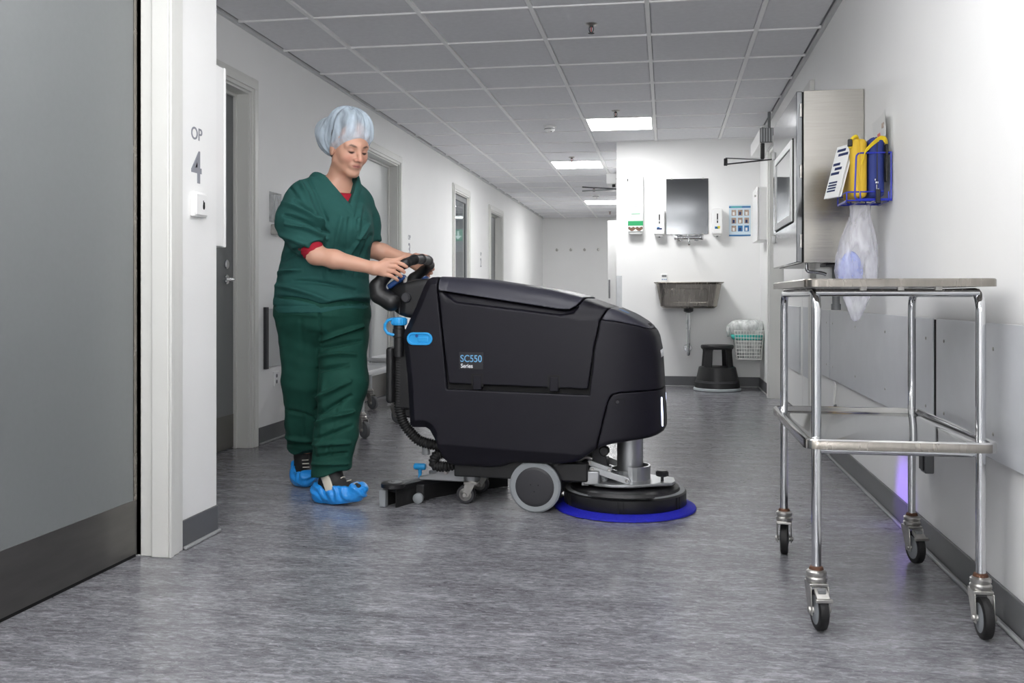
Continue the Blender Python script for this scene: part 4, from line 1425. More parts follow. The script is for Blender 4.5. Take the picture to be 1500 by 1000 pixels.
# papers pinned to the wall behind the basket
t = thing('wall_poster', 'curled white sheet with small coloured pictures, pinned above the blue basket', 'poster', (.89, 4.12, 1.38))
vs, fs = [], []
NY, NZ = 10, 6
for a in range(NY + 1):
    for b in range(NZ + 1):
        y = .19 - .34 * a / NY; z = .235 * b / NZ
        curl = .004 + .030 * (a / NY) ** 3 * (1 - .3 * b / NZ) + .012 * (b / NZ) ** 3
        vs.append((-curl, y, z))
for a in range(NY):
    for b in range(NZ):
        i = a * (NZ + 1) + b
        fs.append((i, i + 1, i + NZ + 2, i + NZ + 1))
n0 = len(vs)
vs += [(x + .0015, y, z) for x, y, z in vs]
fs += [tuple(n0 + q for q in reversed(f)) for f in fs]
sh = link_mesh('sheet', vs, fs, M['paper'], t)
def on_sheet(y, z, w_, h_, m, name):
    a = (.19 - y) / .34; b = z / .235
    x = -(.004 + .030 * a ** 3 * (1 - .3 * b) + .012 * b ** 3) - .0012
    bx(name, (x - .0015, y - w_ / 2, z - h_ / 2), (x, y + w_ / 2, z + h_ / 2), m, t)
for y, z, w_, h_, k in ((.08, .16, .05, .03, 'redp'), (.02, .11, .04, .03, 'bluep'), (-.04, .19, .05, .02, 'skinp'), (.10, .06, .05, .03, 'yellowp'), (-.06, .12, .04, .04, 'skinp'), (-.03, .05, .05, .03, 'teal'), (-.10, .16, .04, .05, 'paper')):
    on_sheet(y, z, w_, h_, M[k], 'picture')

# clear plastic bag hanging from the basket
bag = thing('plastic_bag', 'clear plastic bag with pale blue contents hanging below the blue wire basket', 'bag', (.775, 4.09, .770))
def ringed(name, prof, m, parent, n=36, amp=.06, seed=1, sq=.62, skew=0):
    r_ = np.random.default_rng(seed)
    ph = r_.uniform(0, 6.28, 6)
    vs, fs = [], []
    for i, (rad, z, cx) in enumerate(prof):
        for k in range(n):
            a = 2 * PI * k / n
            q = rad * (1 + amp * (math.sin(3 * a + ph[0] + z * 8) + .7 * math.sin(5 * a + ph[1] - z * 13) + .5 * math.sin(9 * a + ph[2] + z * 22)))
            vs.append((cx + q * math.cos(a), q * math.sin(a) * sq, z))
    for i in range(len(prof) - 1):
        for k in range(n):
            l = (k + 1) % n
            fs.append((i * n + k, i * n + l, (i + 1) * n + l, (i + 1) * n + k))
    fs.append(tuple(reversed(range(n))))
    return link_mesh(name, vs, fs, m, parent, ang=180)
ringed('bag_film', [(.004, .0, -.012), (.016, .008, -.010), (.034, .05, -.006), (.052, .10, -.002), (.070, .15, -.002), (.083, .21, -.004), (.082, .27, -.002), (.070, .33, .002), (.056, .38, .006), (.043, .42, .008), (.038, .45, .008), (.041, .475, .008)], M['bag'], bag, amp=.07)
sdf_obj('pale_blue_bundle', lambda P: ellips(P, (-.030, 0, .205), (.046, .036, .085)) + .004 * vnoise(P, 90, 3), (-.1, -.06, .08), (.05, .06, .32), .006, M['bagblue'], bag, proj=0)
ringed('crumpled_lump', [(.004, .03, -.004), (.018, .038, -.004), (.024, .055, 0), (.020, .075, 0), (.010, .085, 0)], M['liner'], bag, amp=.1, seed=5)

t = thing('wall_socket', 'small grey socket low on the right wall behind the trolley', 'socket', (.89, 3.43, .31))
bx('socket_box', (-.03, -.03, -.035), (0, .03, .035), M['midgrey'], t, bev=.004)
bx('socket_lid', (-.036, -.026, -.026), (-.03, .026, .030), M['darkgrey'], t, bev=.002)
t = thing('cord_hook', 'small white hook with a loop of cord under the wall panels', 'hook', (.89, 5.25, .43))
MB().tube(arc_path([(0, 0, 0), (-.012, 0, -.005), (-.012, 0, -.03), (-.006, 0, -.035)], .006), .004, 8).build('hook', M['white'], t)
MB().tube([(-.012 + .004 * math.cos(a), .016 * math.sin(a), -.075 + .052 * math.cos(a)) for a in [2 * PI * k / 16 for k in range(16)]], .004, 6, closed=True).build('cord_loop', M['wirewhite'], t)
bx('cord_plug', (-.018, -.006, -.155), (-.004, .006, -.125), M['midgrey'], t, bev=.002)

# door operators
def operator(label, loc, parts):
    t = thing('door_operator', label, 'door opener', loc)
    return t
t = thing('door_operator', 'white and grey swing-door operator with slotted arm above the right doorway', 'door opener', (.89, 8.08, 2.14))
bx('housing', (-.13, .02, 0), (0, .88, .12), M['white'], t, bev=.006)
bx('end_cap', (-.13, .0, 0), (0, .02, .12), M['midgrey'], t, bev=.003)
for k in range(6):
    bx('cooling_rib', (-.122 + k * .021, -.006, .006), (-.113 + k * .021, .0, .114), M['pale_steel'], t)
MB().lathe([(.014, -.13), (.018, -.12), (.018, 0)], (-.105, .05, 0), 'z', 14).build('spindle', M['black'], t)
MB().boxm(Matrix.Translation((-.25, .05, -.125)) @ Matrix.Rotation(R(4), 4, 'Y') @ Matrix.Rotation(0, 4, 'Z'), (.31, .014, .009)).build('arm', M['midgrey'], t, bev=.003)
MB().boxm(Matrix.Translation((-.215, .05, -.150)) @ Matrix.Rotation(R(-5), 4, 'Y'), (.39, .014, .011)).build('slide_arm', M['darkgrey'], t, bev=.004)
bx('arm_end', (-.418, .035, -.178), (-.388, .065, -.118), M['darkgrey'], t, bev=.005)
MB().tube([(-.05, .06, .12), (-.05, .06, .26)], .012, 10).build('conduit', M['midgrey'], t)
t = thing('door_operator', 'white swing-door operator with a thin black arm, far down the corridor', 'door opener', (-.484, 10.0, 2.05))
bx('housing', (-.135, 0, 0), (0, .7, .11), M['white'], t, bev=.006)
MB().lathe([(.016, -.03), (.016, 0)], (-.06, .05, 0), 'z', 12).build('spindle', M['black'], t)
MB().boxm(Matrix.Translation((-.21, .05, -.035)) @ Matrix.Rotation(R(4), 4, 'Y'), (.36, .02, .012)).build('arm', M['darkgrey'], t, bev=.003)
MB().boxm(Matrix.Translation((-.20, .05, -.058)) @ Matrix.Rotation(R(-2), 4, 'Y'), (.38, .018, .014)).build('slide_arm', M['midgrey'], t, bev=.003)
MB().lathe([(.008, -.006), (.008, .004)], (-.025, -.003, .05), 'y', 10).build('indicator', M['black'], t)

# small white cabinet and bin on the right wall, beyond the doorway
t = thing('wall_box', 'flat white cabinet with a small knob on the right wall by the sink', 'cabinet', (.89, 8.86, 1.37))
bx('box_body', (-.09, -.22, 0), (0, .22, .47), M['white'], t, bev=.008)
bx('door', (-.102, -.222, -.004), (-.092, .222, .474), M['white'], t, bev=.006)
MB().lathe([(.006, -.014), (.010, -.012), (.010, -.006), (.005, 0)], (-.102, -.12, .40), 'x', 12).build('knob', M['zinc'], t)
bn = thing('waste_basket', 'white wire waste basket with clear liner and turquoise band beside the sink', 'bin', (.74, 9.12, .30))
mb = MB()
def bas(z): 
    q = z / .26
    return (-.095 - .025 * q, .12 + .02 * q, -.11 - .03 * q, .11 + .03 * q)
for k in range(9):
    z = .26 * k / 8
    a, b, c, d = bas(z)
    mb.tube([(a, c, z), (b, c, z), (b, d, z), (a, d, z)], .0028 if 0 < k < 8 else .004, 6, closed=True)
for k in range(11):
    for (z0, z1) in ((0, .26),):
        a, b, c, d = bas(0); e, f, g, h = bas(.26); q = k / 10
        mb.tube([(a + (b - a) * q, c, 0), (e + (f - e) * q, g, .26)], .0022, 5); mb.tube([(a + (b - a) * q, d, 0), (e + (f - e) * q, h, .26)], .0022, 5)
        mb.tube([(a, c + (d - c) * q, 0), (e, g + (h - g) * q, .26)], .0022, 5); mb.tube([(b, c + (d - c) * q, 0), (f, g + (h - g) * q, .26)], .0022, 5)
        mb.tube([(a + (b - a) * q, c, 0), (a + (b - a) * q, d, 0)], .0022, 5)
mb.tube([(.12, 0, .2), (.15, 0, .2)], .006, 6)
mb.build('wire_frame', M['wirewhite'], bn)['kind'] = 'stuff'
ln_ = ringed('liner', [(.02, .006, .01), (.10, .008, .01), (.118, .12, .01), (.128, .22, .0), (.150, .27, -.005), (.160, .31, -.01), (.140, .345, 0), (.10, .36, .01), (.05, .345, .02)], M['liner'], bn, amp=.06, seed=8, sq=.95)
ln_['label'] = 'crumpled clear bin liner'
ringed('tied_band', [(.130, .175, .004), (.141, .19, .002), (.146, .215, 0), (.141, .225, 0)], M['teal'], bn, amp=.05, seed=8, sq=.95)['label'] = 'turquoise band of the liner'
ringed('liner_fold', [(.045, .20, -.135), (.05, .26, -.14), (.04, .31, -.13), (.015, .335, -.12)], M['liner'], bn, amp=.2, seed=11, sq=1.2)

# ================================================================== SINK WALL
W = YB
sk = thing('wall_sink', 'stainless steel wash basin on the wall below the mirror', 'sink', (.207, W, .765))
loops('basin', [(-.235, .235, -.36, -.04, .03, 0), (-.262, .262, -.385, -.03, .05, .02), (-.30, .30, -.42, -.012, .06, .225), (-.322, .322, -.44, -.0, .05, .240), (-.322, .322, -.44, -.0, .05, .246),
                (-.302, .302, -.42, -.09, .05, .243), (-.29, .29, -.41, -.10, .05, .22), (-.25, .25, -.37, -.13, .05, .03), (-.02, .02, -.26, -.22, .01, .02)], M['steel_dark'], sk, n=8)
fy = lambda z: -(.3845 + .035 * (z - .02) / .205)
MB().tube([(a, fy(b), b) for a, b in rrect(-.17, .17, .055, .18, .02)], .0035, 6, closed=True).build('front_emboss', M['steel_dark'], sk)
MB().lathe([(.012, -.045), (.045, -.03), (.045, -.004), (.05, 0)], (0, -.25, 0), 'z', 22).build('waste_outlet', M['darkgrey'], sk)
tr = MB()
tr.tube([(0, -.25, -.04), (0, -.25, -.42)], .016, 14); tr.tube([(0, -.25, -.15), (0, -.25, -.11)], .024, 14); tr.tube([(0, -.25, -.20), (0, -.25, -.185)], .021, 14)
tr.tube(arc_path([(0, -.25, -.36), (0, -.25, -.44), (0, -.15, -.44), (0, -.15, -.39), (0, 0, -.39)], .04), .016, 12)
tr.build('waste_pipe', M['chrome'], sk)
MB().lathe([(.034, -.012), (.040, -.004), (.040, 0)], (0, 0, -.39), 'y', 22).build('pipe_rosette', M['chrome'], sk)
tp = thing('wall_tap', 'chrome two-handle mixer tap on the wall under the mirror', 'tap', (.215, W, 1.445))
MB().tube([(-.10, -.05, 0), (.10, -.05, 0)], .020, 16).build('tap_body', M['chrome'], tp)
for s_ in (-1, 1):
    MB().lathe([(.018, 0), (.026, .004), (.028, .03), (.022, .04)] if s_ > 0 else [(.022, -.04), (.028, -.03), (.026, -.004), (.018, 0)], (s_ * .10, -.05, 0), 'x', 18).build('tap_handle', M['chrome'], tp)
    MB().lathe([(.016, -.05), (.016, -.012), (.030, -.010), (.032, 0)], (s_ * .075, 0, 0), 'y', 18).build('wall_union', M['chrome'], tp)
MB().tube(arc_path([(0, -.05, -.01), (0, -.05, -.045), (0, -.16, -.05), (0, -.175, -.075)], .03), .011, 12).build('spout', M['chrome'], tp)
MB().tube([(0, -.05, .0), (-.01, -.05, .03)], .009, 10).build('diverter', M['chrome'], tp)
tm = thing('kitchen_timer', 'small white digital timer standing on the back edge of the sink', 'timer', (-.02, W - .05, 1.012))
sdf_obj('timer_case', lambda P: rbox(P, (0, 0, .042), (.033, .011, .041), .009), (-.04, -.02, -.005), (.04, .02, .09), .003, M['white'], tm)
bx('display', (-.022, -.0122, .052), (.022, -.010, .074), M['midgrey'], tm, bev=.001)
for x in (-.018, 0, .018):
    MB().lathe([(.0055, -.0125), (.0055, -.010)], (x, 0, .03), 'y', 10).build('button', M['bluep'], tm)
mr = thing('wall_mirror', 'frameless rectangular mirror above the chrome tap', 'mirror', (.201, W, 1.48))
bx('mirror_pane', (-.201, -.008, 0), (.201, -.002, .54), M['mirror'], mr, bev=.001)
for x in (-.15, .15):
    for z in (.0, .54):
        bx('mirror_clip', (x - .008, -.011, z - .006), (x + .008, 0, z + .006), M['zinc'], mr, bev=.001)
def dispenser(label, x, prints, zz=1.47):
    t = thing('soap_dispenser', label, 'dispenser', (x, W, zz))
    sdf_obj('case', lambda P: smax(rbox(P, (0, -.05, .125), (.052, .05, .125), .018), P[:, 1] * .98 + .2 * (.04 - P[:, 2]) - .004, .01), (-.06, -.11, -.01), (.06, .01, .26), .004, M['white'], t)
    bx('level_window', (-.006, -.1015, .11), (.006, -.098, .20), M['gap'], t, bev=.001)
    bx('level_mark', (-.003, -.1023, .13), (.003, -.1, .145), M['text_white'], t)
    for dx, dz, w_, h_, k in prints:
        bx('print', (dx - w_ / 2, -.1012, dz - h_ / 2), (dx + w_ / 2, -.0985, dz + h_ / 2), M[k], t)
    bx('push_bar', (-.035, -.085, -.012), (.035, -.03, .004), M['white'], t, bev=.004)
    MB().lathe([(.007, -.022), (.009, -.01)], (0, -.055, 0), 'z', 12).build('nozzle', M['midgrey'], t)
dispenser('white dispenser with dark blue print, left of the mirror', -.066, ((0, .06, .05, .016, 'navyp'), (-.01, .072, .025, .010, 'bluep')))
dispenser('white dispenser with a green and yellow print, right of the mirror', .484, ((-.012, .065, .024, .022, 'bluep'), (.012, .068, .024, .026, 'yellowp'), (-.002, .060, .02, .012, 'green')))
gb = thing('glove_dispenser', 'tall white carton dispenser with green band hanging left of the soap dispensers', 'dispenser', (-.295, W, 1.475))
bx('carton', (-.072, -.095, .03), (.072, 0, .575), M['paper'], gb, bev=.004)
bx('green_band', (-.0725, -.0962, .088), (.0725, -.05, .135), M['green'], gb)
bx('green_line', (-.04, -.0958, .20), (.045, -.0945, .207), M['green'], gb)
mb = MB()
for k, (w_, z) in enumerate(((.07, .50), (.09, .40), (.05, .31), (.06, .29), (.06, .27), (.05, .175), (.05, .36))):
    mb.box((-.05, -.0956, z), (-.05 + w_, -.0948, z + .004))
mb.build('small_print', M['midgrey'], gb)['kind'] = 'stuff'
vs, fs = [], []
for k in range(13):
    x = -.070 + .140 * k / 12
    zt = .074 + .006 * math.sin(k * 1.9)
    zb = .058 - .022 * abs(math.sin(PI * k / 6))
    vs += [(x, -.0962, zt), (x, -.0962, zb)]
for k in range(12):
    fs.append((2 * k, 2 * k + 1, 2 * k + 3, 2 * k + 2))
link_mesh('torn_opening', vs, fs, mat('brown_carton', (110, 82, 66), .7), gb)
bx('hanger', (-.084, -.03, .535), (-.070, 0, .552), M['black'], gb, bev=.002)
bx('glove_tip', (-.062, -.085, .005), (.062, -.01, .03), M['paper'], gb, bev=.01)
po = thing('instruction_poster', 'blue bordered poster of nine small photographs right of the dispensers', 'poster', (.70, W, 1.458))
bx('sheet', (-.102, -.004, 0), (.102, -.001, .30), mat('poster_pale_blue', (206, 222, 232), .4), po)
bx('header_band', (-.102, -.0052, .272), (.102, -.004, .288), M['bluep'], po)
bx('foot_band', (-.102, -.0052, .0), (.102, -.004, .014), M['bluep'], po)
bx('title', (-.085, -.0056, .276), (.02, -.005, .284), M['teal'], po)
for a in range(3):
    for b in range(3):
        x, z = -.078 + a * .060, .045 + b * .076
        bx('photo', (x, -.0052, z), (x + .044, -.004, z + .056), M['skinp'] if b else M['bluep'] if a else M['skinp'], po)
        bx('photo_detail', (x + .010, -.0058, z + .006), (x + .030, -.0052, z + .036), M['navyp'] if (a + b) % 2 else M['paper'], po)
# step stool
ss = thing('step_stool', 'black round two-step stool with pale rubber rim on the floor under the sink', 'stool', (.47, 9.12, 0))
MB().lathe([(.21, .002), (.219, .006), (.219, .022), (.21, .028)], (0, 0, 0), 'z', 48).build('rubber_rim', mat('pale_rubber', (176, 182, 186), .5), ss)
MB().lathe([(.206, .026), (.206, .05), (.170, .215), (.160, .222), (.02, .222)], (0, 0, 0), 'z', 48).build('lower_step', M['black'], ss)
MB().lathe([(.207, .078), (.203, .085), (.203, .092), (.201, .096)], (0, 0, 0), 'z', 48).build('step_band', M['darkgrey'], ss)
for k in range(4):
    a = R(52 + 90 * k)
    m_ = MB()
    vs, fs = [], []
    for z, r_ in ((.215, .155), (.36, .142), (.40, .142)):
        for da, rr_ in ((-.30 if z < .38 else -.42, r_), (.30 if z < .38 else .42, r_), (.24, r_ - .03), (-.24, r_ - .03)):
            vs.append((rr_ * math.cos(a + da), rr_ * math.sin(a + da), z))
    for i in range(2):
        for j in range(4):
            l = (j + 1) % 4
            fs.append((i * 4 + j, i * 4 + l, i * 4 + 4 + l, i * 4 + 4 + j))
    fs += [(3, 2, 1, 0), (8, 9, 10, 11)]
    m_.add(vs, fs)
    m_.build('leg', M['black'], ss, bev=.004)
MB().lathe([(.140, .385), (.148, .392), (.152, .405), (.152, .415), (.146, .424), (.03, .425)], (0, 0, 0), 'z', 40).build('upper_step', M['black'], ss)

# ================================================================== LEFT SIDE FITTINGS
t = thing('wall_switch', 'white touch-free switch with a dark hand symbol below the number 4', 'switch', (XN, 3.178, 1.198))
bx('back_box', (0, -.047, -.044), (.016, .047, .044), M['white'], t, bev=.004)
bx('front_plate', (.016, -.041, -.038), (.022, .041, .038), M['white'], t, bev=.003)
sdf_obj('hand_symbol', lambda P: smin(smin(ellips(P, (.022, .012, -.006), (.0025, .008, .011)), cone(P, (.022, .010, .002), (.022, .008, .014), .0026, .0022), .003), cone(P, (.022, .014, 0), (.022, .016, .009), .0026, .0022), .003), (.016, -.005, -.025), (.028, .03, .022), .0015, M['gap'], t, proj=0)
t = thing('wall_box', 'plain white flat box fixed to the end of the near wall, beside the number 4', 'box', (-1.82, 3.33, 1.06))
bx('box_body', (-.16, 0, 0), (.168, .066, .675), M['white'], t, bev=.003)
bx('lid', (-.162, .068, -.002), (.170, .082, .677), M['white'], t, bev=.003)
t = thing('leaflet_holder', 'clear acrylic holder with a steel clamp on the wall behind the person', 'holder', (XL, 5.56, 1.25))
mb = MB().box((.0, -.09, .08), (.004, .09, .26)).box((.030, -.09, .08), (.033, .09, .24)).box((0, -.09, .08), (.033, -.086, .24)).box((0, .086, .08), (.033, .09, .24)).box((0, -.09, .076), (.033, .09, .08))
mb.build('acrylic_pocket', M['acrylic'], t)
bx('clamp', (0, -.07, .0), (.055, .06, .062), M['zinc'], t, bev=.004)
bx('clamp_plate', (.055, -.045, .008), (.062, .04, .054), M['steel_dark'], t, bev=.002)
t = thing('wall_socket', 'white power socket low on the left wall beside the doorway', 'socket', (XL, 5.56, .37))
bx('socket_plate', (0, -.04, -.045), (.010, .04, .045), M['white'], t, bev=.003)
for z in (-.018, .018):
    MB().lathe([(.010, .0), (.012, .0115), (.012, .0095)][:2], (0, 0, z), 'x', 12).build('outlet', M['midgrey'], t)
for k, px in enumerate((-2.09, -1.82, -1.555, -1.29)):
    t = thing('coat_hook', ('steel coat hook leftmost of four on the end wall', 'steel coat hook second from left of four on the end wall', 'steel coat hook third from left of four on the end wall', 'steel coat hook rightmost of four on the end wall')[k], 'hook', (px, YE, 1.78), group='coat hooks on the end wall')
    MB().lathe([(.022, -.008), (.026, -.004), (.026, 0)], (0, 0, 0), 'y', 16).build('rose', M['zinc'], t)
    MB().tube(arc_path([(0, -.005, 0), (0, -.05, -.01), (0, -.06, .03)], .02), .009, 8).build('peg', M['zinc'], t)

# ================================================================== CEILING FITTINGS
SPL = ('fire sprinkler head nearest, in the ceiling above the machine', 'fire sprinkler head beside the nearest lit ceiling panel', 'fire sprinkler head beside the second lit ceiling panel', 'fire sprinkler head just before the farthest lit ceiling panel', 'fire sprinkler head farthest, by the end wall')
for lab, (x, y) in zip(SPL, ((-.415, 5.36), (-.41, 7.88), (-1.02, 10.42), (-1.0, 13.4), (-.99, 17.1))):
    t = thing('sprinkler_head', lab, 'sprinkler', (x, y, CEIL))
    MB().lathe([(.012, -.010), (.026, -.008), (.034, -.003), (.036, 0)], (0, 0, 0), 'z', 22).build('escutcheon', M['zinc'], t)
    f = MB().lathe([(.008, -.018), (.010, -.006)], (0, 0, 0), 'z', 12)
    for s_ in (-1, 1):
        f.tube(arc_path([(s_ * .008, 0, -.012), (s_ * .013, 0, -.025), (s_ * .010, 0, -.042), (0, 0, -.050)], .006), .0025, 6)
    f.build('frame_arms', M['darkgrey'], t)
    MB().tube([(0, 0, -.018), (0, 0, -.044)], .0028, 8).build('glass_bulb', M['redp'], t)
    MB().lathe([(.017, -.053), (.018, -.0515), (.004, -.050)], (0, 0, 0), 'z', 16).build('deflector', M['darkgrey'], t)
for lab, (x, y) in (('white smoke detector left of the nearest lit ceiling panel', (-1.03, 8.5)), ('white smoke detector in front of the farthest lit ceiling panel', (-1.04, 14.3))):
    t = thing('smoke_detector', lab, 'detector', (x, y, CEIL))
    MB().lathe([(.050, -.016), (.056, -.010), (.056, 0)], (0, 0, 0), 'z', 30).build('detector_base', M['white'], t)
    MB().lathe([(.028, -.052), (.040, -.046), (.047, -.034), (.047, -.016)], (0, 0, 0), 'z', 30).build('detector_head', M['white'], t)
    MB().lathe([(.0475, -.032), (.0485, -.030), (.0485, -.026), (.0475, -.024)], (0, 0, 0), 'z', 30).build('vent_slot', M['midgrey'], t)
    MB().lathe([(.006, -.054), (.009, -.050)], (.016, -.02, 0), 'z', 10).build('indicator', M['darkgrey'], t)
# ================================================================== THE PERSON
PO = np.array((-1.47, 4.03, 0.0))
FD = np.array((.72, -.694, 0.0)); LD_ = np.array((.694, .72, 0.0))     # chest forward / her left
HC = np.array((-1.361, 3.985, 1.522))
_c, _s = math.cos(R(19)), math.sin(R(19))
HF = np.array((.745 * _c, -.667 * _c, -_s)); HL = np.array((.667, .745, 0.0)); HU = np.cross(HF, HL)
HR = np.stack([-HL, HF, HU], 1)       # columns: her right, forward, up
M['skin'] = vcol_mat('skin', .48, bump=.04, bscale=500, sss=.12)
def cloth_mat(name, rgb):
    m = mat(name, rgb, .82, bump=.12, bscale=900, var=.05, scale=25, spec=.25)
    return m
M['tunic'] = cloth_mat('green_scrub_cotton', (34, 80, 76))
M['trouser'] = cloth_mat('deep_green_cotton', (20, 66, 56))
M['red'] = cloth_mat('dark_red_jersey', (150, 26, 44))
M['hair'] = mat('dark_brown_hair', (52, 36, 30), .5, bump=.4, bscale=160, stretch=(1, 1, .2))
M['cap'] = film('light_blue_nonwoven', (196, 212, 226), .42, .75, .12, .22)
M['cover'] = mat('blue_shoe_cover_film', (36, 140, 222), .28, bump=.35, bscale=55, var=.10, scale=18)
M['shoe'] = mat('black_sneaker_fabric', (22, 22, 24), .6, bump=.2, bscale=300)
M['cream'] = mat('cream_leather', (206, 200, 186), .5)

person = thing('person', 'person in green scrubs and pale blue bouffant cap pushing the floor scrubber', 'person', tuple(PO))

def hl(P):
    return (P - HC) @ HR
def head_sdf(P):
    q = hl(P)
    x = np.abs(q[:, 0]); y = q[:, 1]; z = q[:, 2]
    Q = np.stack([x, y, z], 1)
    d = ellips(Q, (0, -.008, .038), (.076, .096, .092))
    d = smin(d, ellips(Q, (0, .030, -.022), (.064, .064, .086)), .03)
    d = smin(d, cone(Q, (.046, .005, -.062), (.010, .066, -.098), .022, .018), .025)
    d = smin(d, ellips(Q, (0, .070, -.100), (.024, .021, .018)), .018)
    d = smin(d, ellips(Q, (.038, .056, -.032), (.024, .024, .024)), .02)
    d = smin(d, cone(Q, (.0, .086, .020), (.044, .070, .016), .012, .010), .014)          # brow
    d = smax(d, -ellips(Q, (.031, .104, -.003), (.019, .020, .013)), .012)              # socket
    d = smin(d, ellips(Q, (.031, .0755, -.003), (.0145, .0135, .0128)), .004)           # lids
    nose = smin(cone(Q, (0, .091, .008), (0, .1140, -.033), .0074, .0105), ellips(Q, (.0115, .1000, -.037), (.0085, .0100, .0075)), .008)
    d = smin(d, nose, .010)
    d = smin(d, ellips(Q, (0, .080, -.064), (.027, .018, .020)), .012)                    # muzzle
    d = smin(d, cone(Q, (0, .0965, -.0605), (.020, .0865, -.0635), .0036, .0022), .004)
    d = smin(d, cone(Q, (0, .0955, -.0705), (.017, .0875, -.0690), .0046, .0026), .004)
    d = smax(d, -cone(Q, (0, .1020, -.0655), (.022, .0905, -.0655), .0018, .0014), .003)
    d = smin(d, ellips(Q, (.075, -.006, -.015), (.008, .018, .030)), .008)              # ear
    return d

KT = np.array([(.78, -1.510, 4.06, .195, .176), (.86, -1.508, 4.06, .202, .180), (.95, -1.508, 4.06, .192, .174), (1.05, -1.488, 4.05, .182, .164), (1.15, -1.468, 4.04, .178, .156),
               (1.24, -1.455, 4.035, .168, .138), (1.31, -1.446, 4.032, .142, .106), (1.37, -1.440, 4.035, .096, .082), (1.42, -1.436, 4.036, .074, .068)])
def trunk(P, grow=0.0):
    z = P[:, 2]
    cx, cy, a, b = [np.interp(z, KT[:, 0], KT[:, i]) for i in (1, 2, 3, 4)]
    a = a + grow; b = b + grow
    dx = P[:, 0] - cx; dy = P[:, 1] - cy
    l_ = dx * LD_[0] + dy * LD_[1]; f_ = dx * FD[0] + dy * FD[1]
    k = np.sqrt((l_ / a) ** 2 + (f_ / b) ** 2)
    return (k - 1) * np.minimum(a, b) * .92
SR, SL = (-1.552, 3.920, 1.285), (-1.374, 4.128, 1.292)
ER, EL = (-1.450, 3.820, 1.046), (-1.332, 4.195, 1.090)
WR, WL = (-1.200, 3.838, .990), (-1.172, 4.268, 1.042)
# knuckle, middle joint, tip of index .. little finger
FR = [((-1.146, 3.848, 1.014), (-1.108, 3.850, 1.016), (-1.070, 3.868, .996)), ((-1.152, 3.844, .998), (-1.110, 3.845, .996), (-1.080, 3.866, .974)),
      ((-1.155, 3.842, .982), (-1.117, 3.843, .976), (-1.093, 3.864, .957)), ((-1.158, 3.842, .966), (-1.127, 3.843, .957), (-1.107, 3.862, .940))]
FRR = [(.0105, .0088, .0072), (.0108, .0090, .0074), (.0102, .0086, .0070), (.0095, .0078, .0064)]
FL_ = [((-1.102, 4.286, 1.032), (-1.062, 4.284, 1.022), (-1.056, 4.246, 1.014)), ((-1.106, 4.290, 1.016), (-1.064, 4.288, 1.004), (-1.058, 4.250, .996)),
       ((-1.112, 4.292, 1.000), (-1.072, 4.290, .986), (-1.066, 4.254, .978)), ((-1.118, 4.292, .986), (-1.084, 4.290, .970), (-1.078, 4.258, .963))]
def hand(P, W, FF, thumb, th_r):
    d = None
    for (k, p, t), r_ in zip(FF, FRR):
        k_ = np.array(k); 
        palm = cone(P, W, k_, .024, .0125)
        d = palm if d is None else smin(d, palm, .012)
    for (k, p, t), r_ in zip(FF, FRR):
        p_ = np.array(p); t_ = np.array(t); m_ = p_ * .42 + t_ * .58 + (p_ - np.array(k)) * .10
        f = smin(cone(P, k, p, r_[0], r_[1]), smin(cone(P, p, m_, r_[1], (r_[1] + r_[2]) / 2), cone(P, m_, t, (r_[1] + r_[2]) / 2, r_[2]), .002), .003)
        d = smin(d, f, .0035)
    d = smin(d, chain(P, thumb, th_r, .004), .008)
    return d
THR = [(-1.188, 3.858, 1.000), (-1.160, 3.868, 1.018), (-1.122, 3.884, 1.022), (-1.088, 3.898, 1.038)]
THL = [(-1.160, 4.262, 1.048), (-1.135, 4.258, 1.056), (-1.100, 4.250, 1.056), (-1.070, 4.240, 1.052)]
HIPL, KNL, ANL = (-1.440, 4.115, .82), (-1.378, 3.955, .47), (-1.412, 3.885, .10)
HIPR, KNR, ANR = (-1.575, 4.010, .82), (-1.600, 4.095, .47), (-1.668, 4.262, .12)
def body_sdf(P):
    d = head_sdf(P)
    d = smin(d, cone(P, (-1.392, 4.008, 1.455), (-1.438, 4.032, 1.335), .050, .058), .03)
    tr = np.maximum(trunk(P, -.025), np.maximum(P[:, 2] - 1.36, .74 - P[:, 2]))
    d = smin(d, tr, .03)
    d = smin(d, cone(P, (-1.438, 4.034, 1.345), SR, .055, .052), .03)
    d = smin(d, cone(P, (-1.438, 4.034, 1.345), SL, .055, .052), .03)
    for S_, E_, W_ in ((SR, ER, WR), (SL, EL, WL)):
        mid = tuple(np.array(E_) * .68 + np.array(W_) * .32)
        d = smin(d, chain(P, [S_, E_, mid, W_], [.050, .0385, .0375, .0250], .02), .02)
    d = smin(d, hand(P, WR, FR, THR, (.017, .0155, .0115, .0085)), .012)
    d = smin(d, hand(P, WL, FL_, THL, (.017, .0155, .0115, .0085)), .012)
    for hp, kn, an in ((HIPL, KNL, ANL), (HIPR, KNR, ANR)):
        d = smin(d, chain(P, [hp, kn, an], [.085, .050, .031], .03), .03)
    d = smin(d, cone(P, ANL, (-1.30, 3.845, .055), .028, .018), .02)
    d = smin(d, cone(P, ANR, (-1.625, 4.175, .05), .028, .018), .02)
    return d
def lin(c): return np.array(s2l(c)[:3])
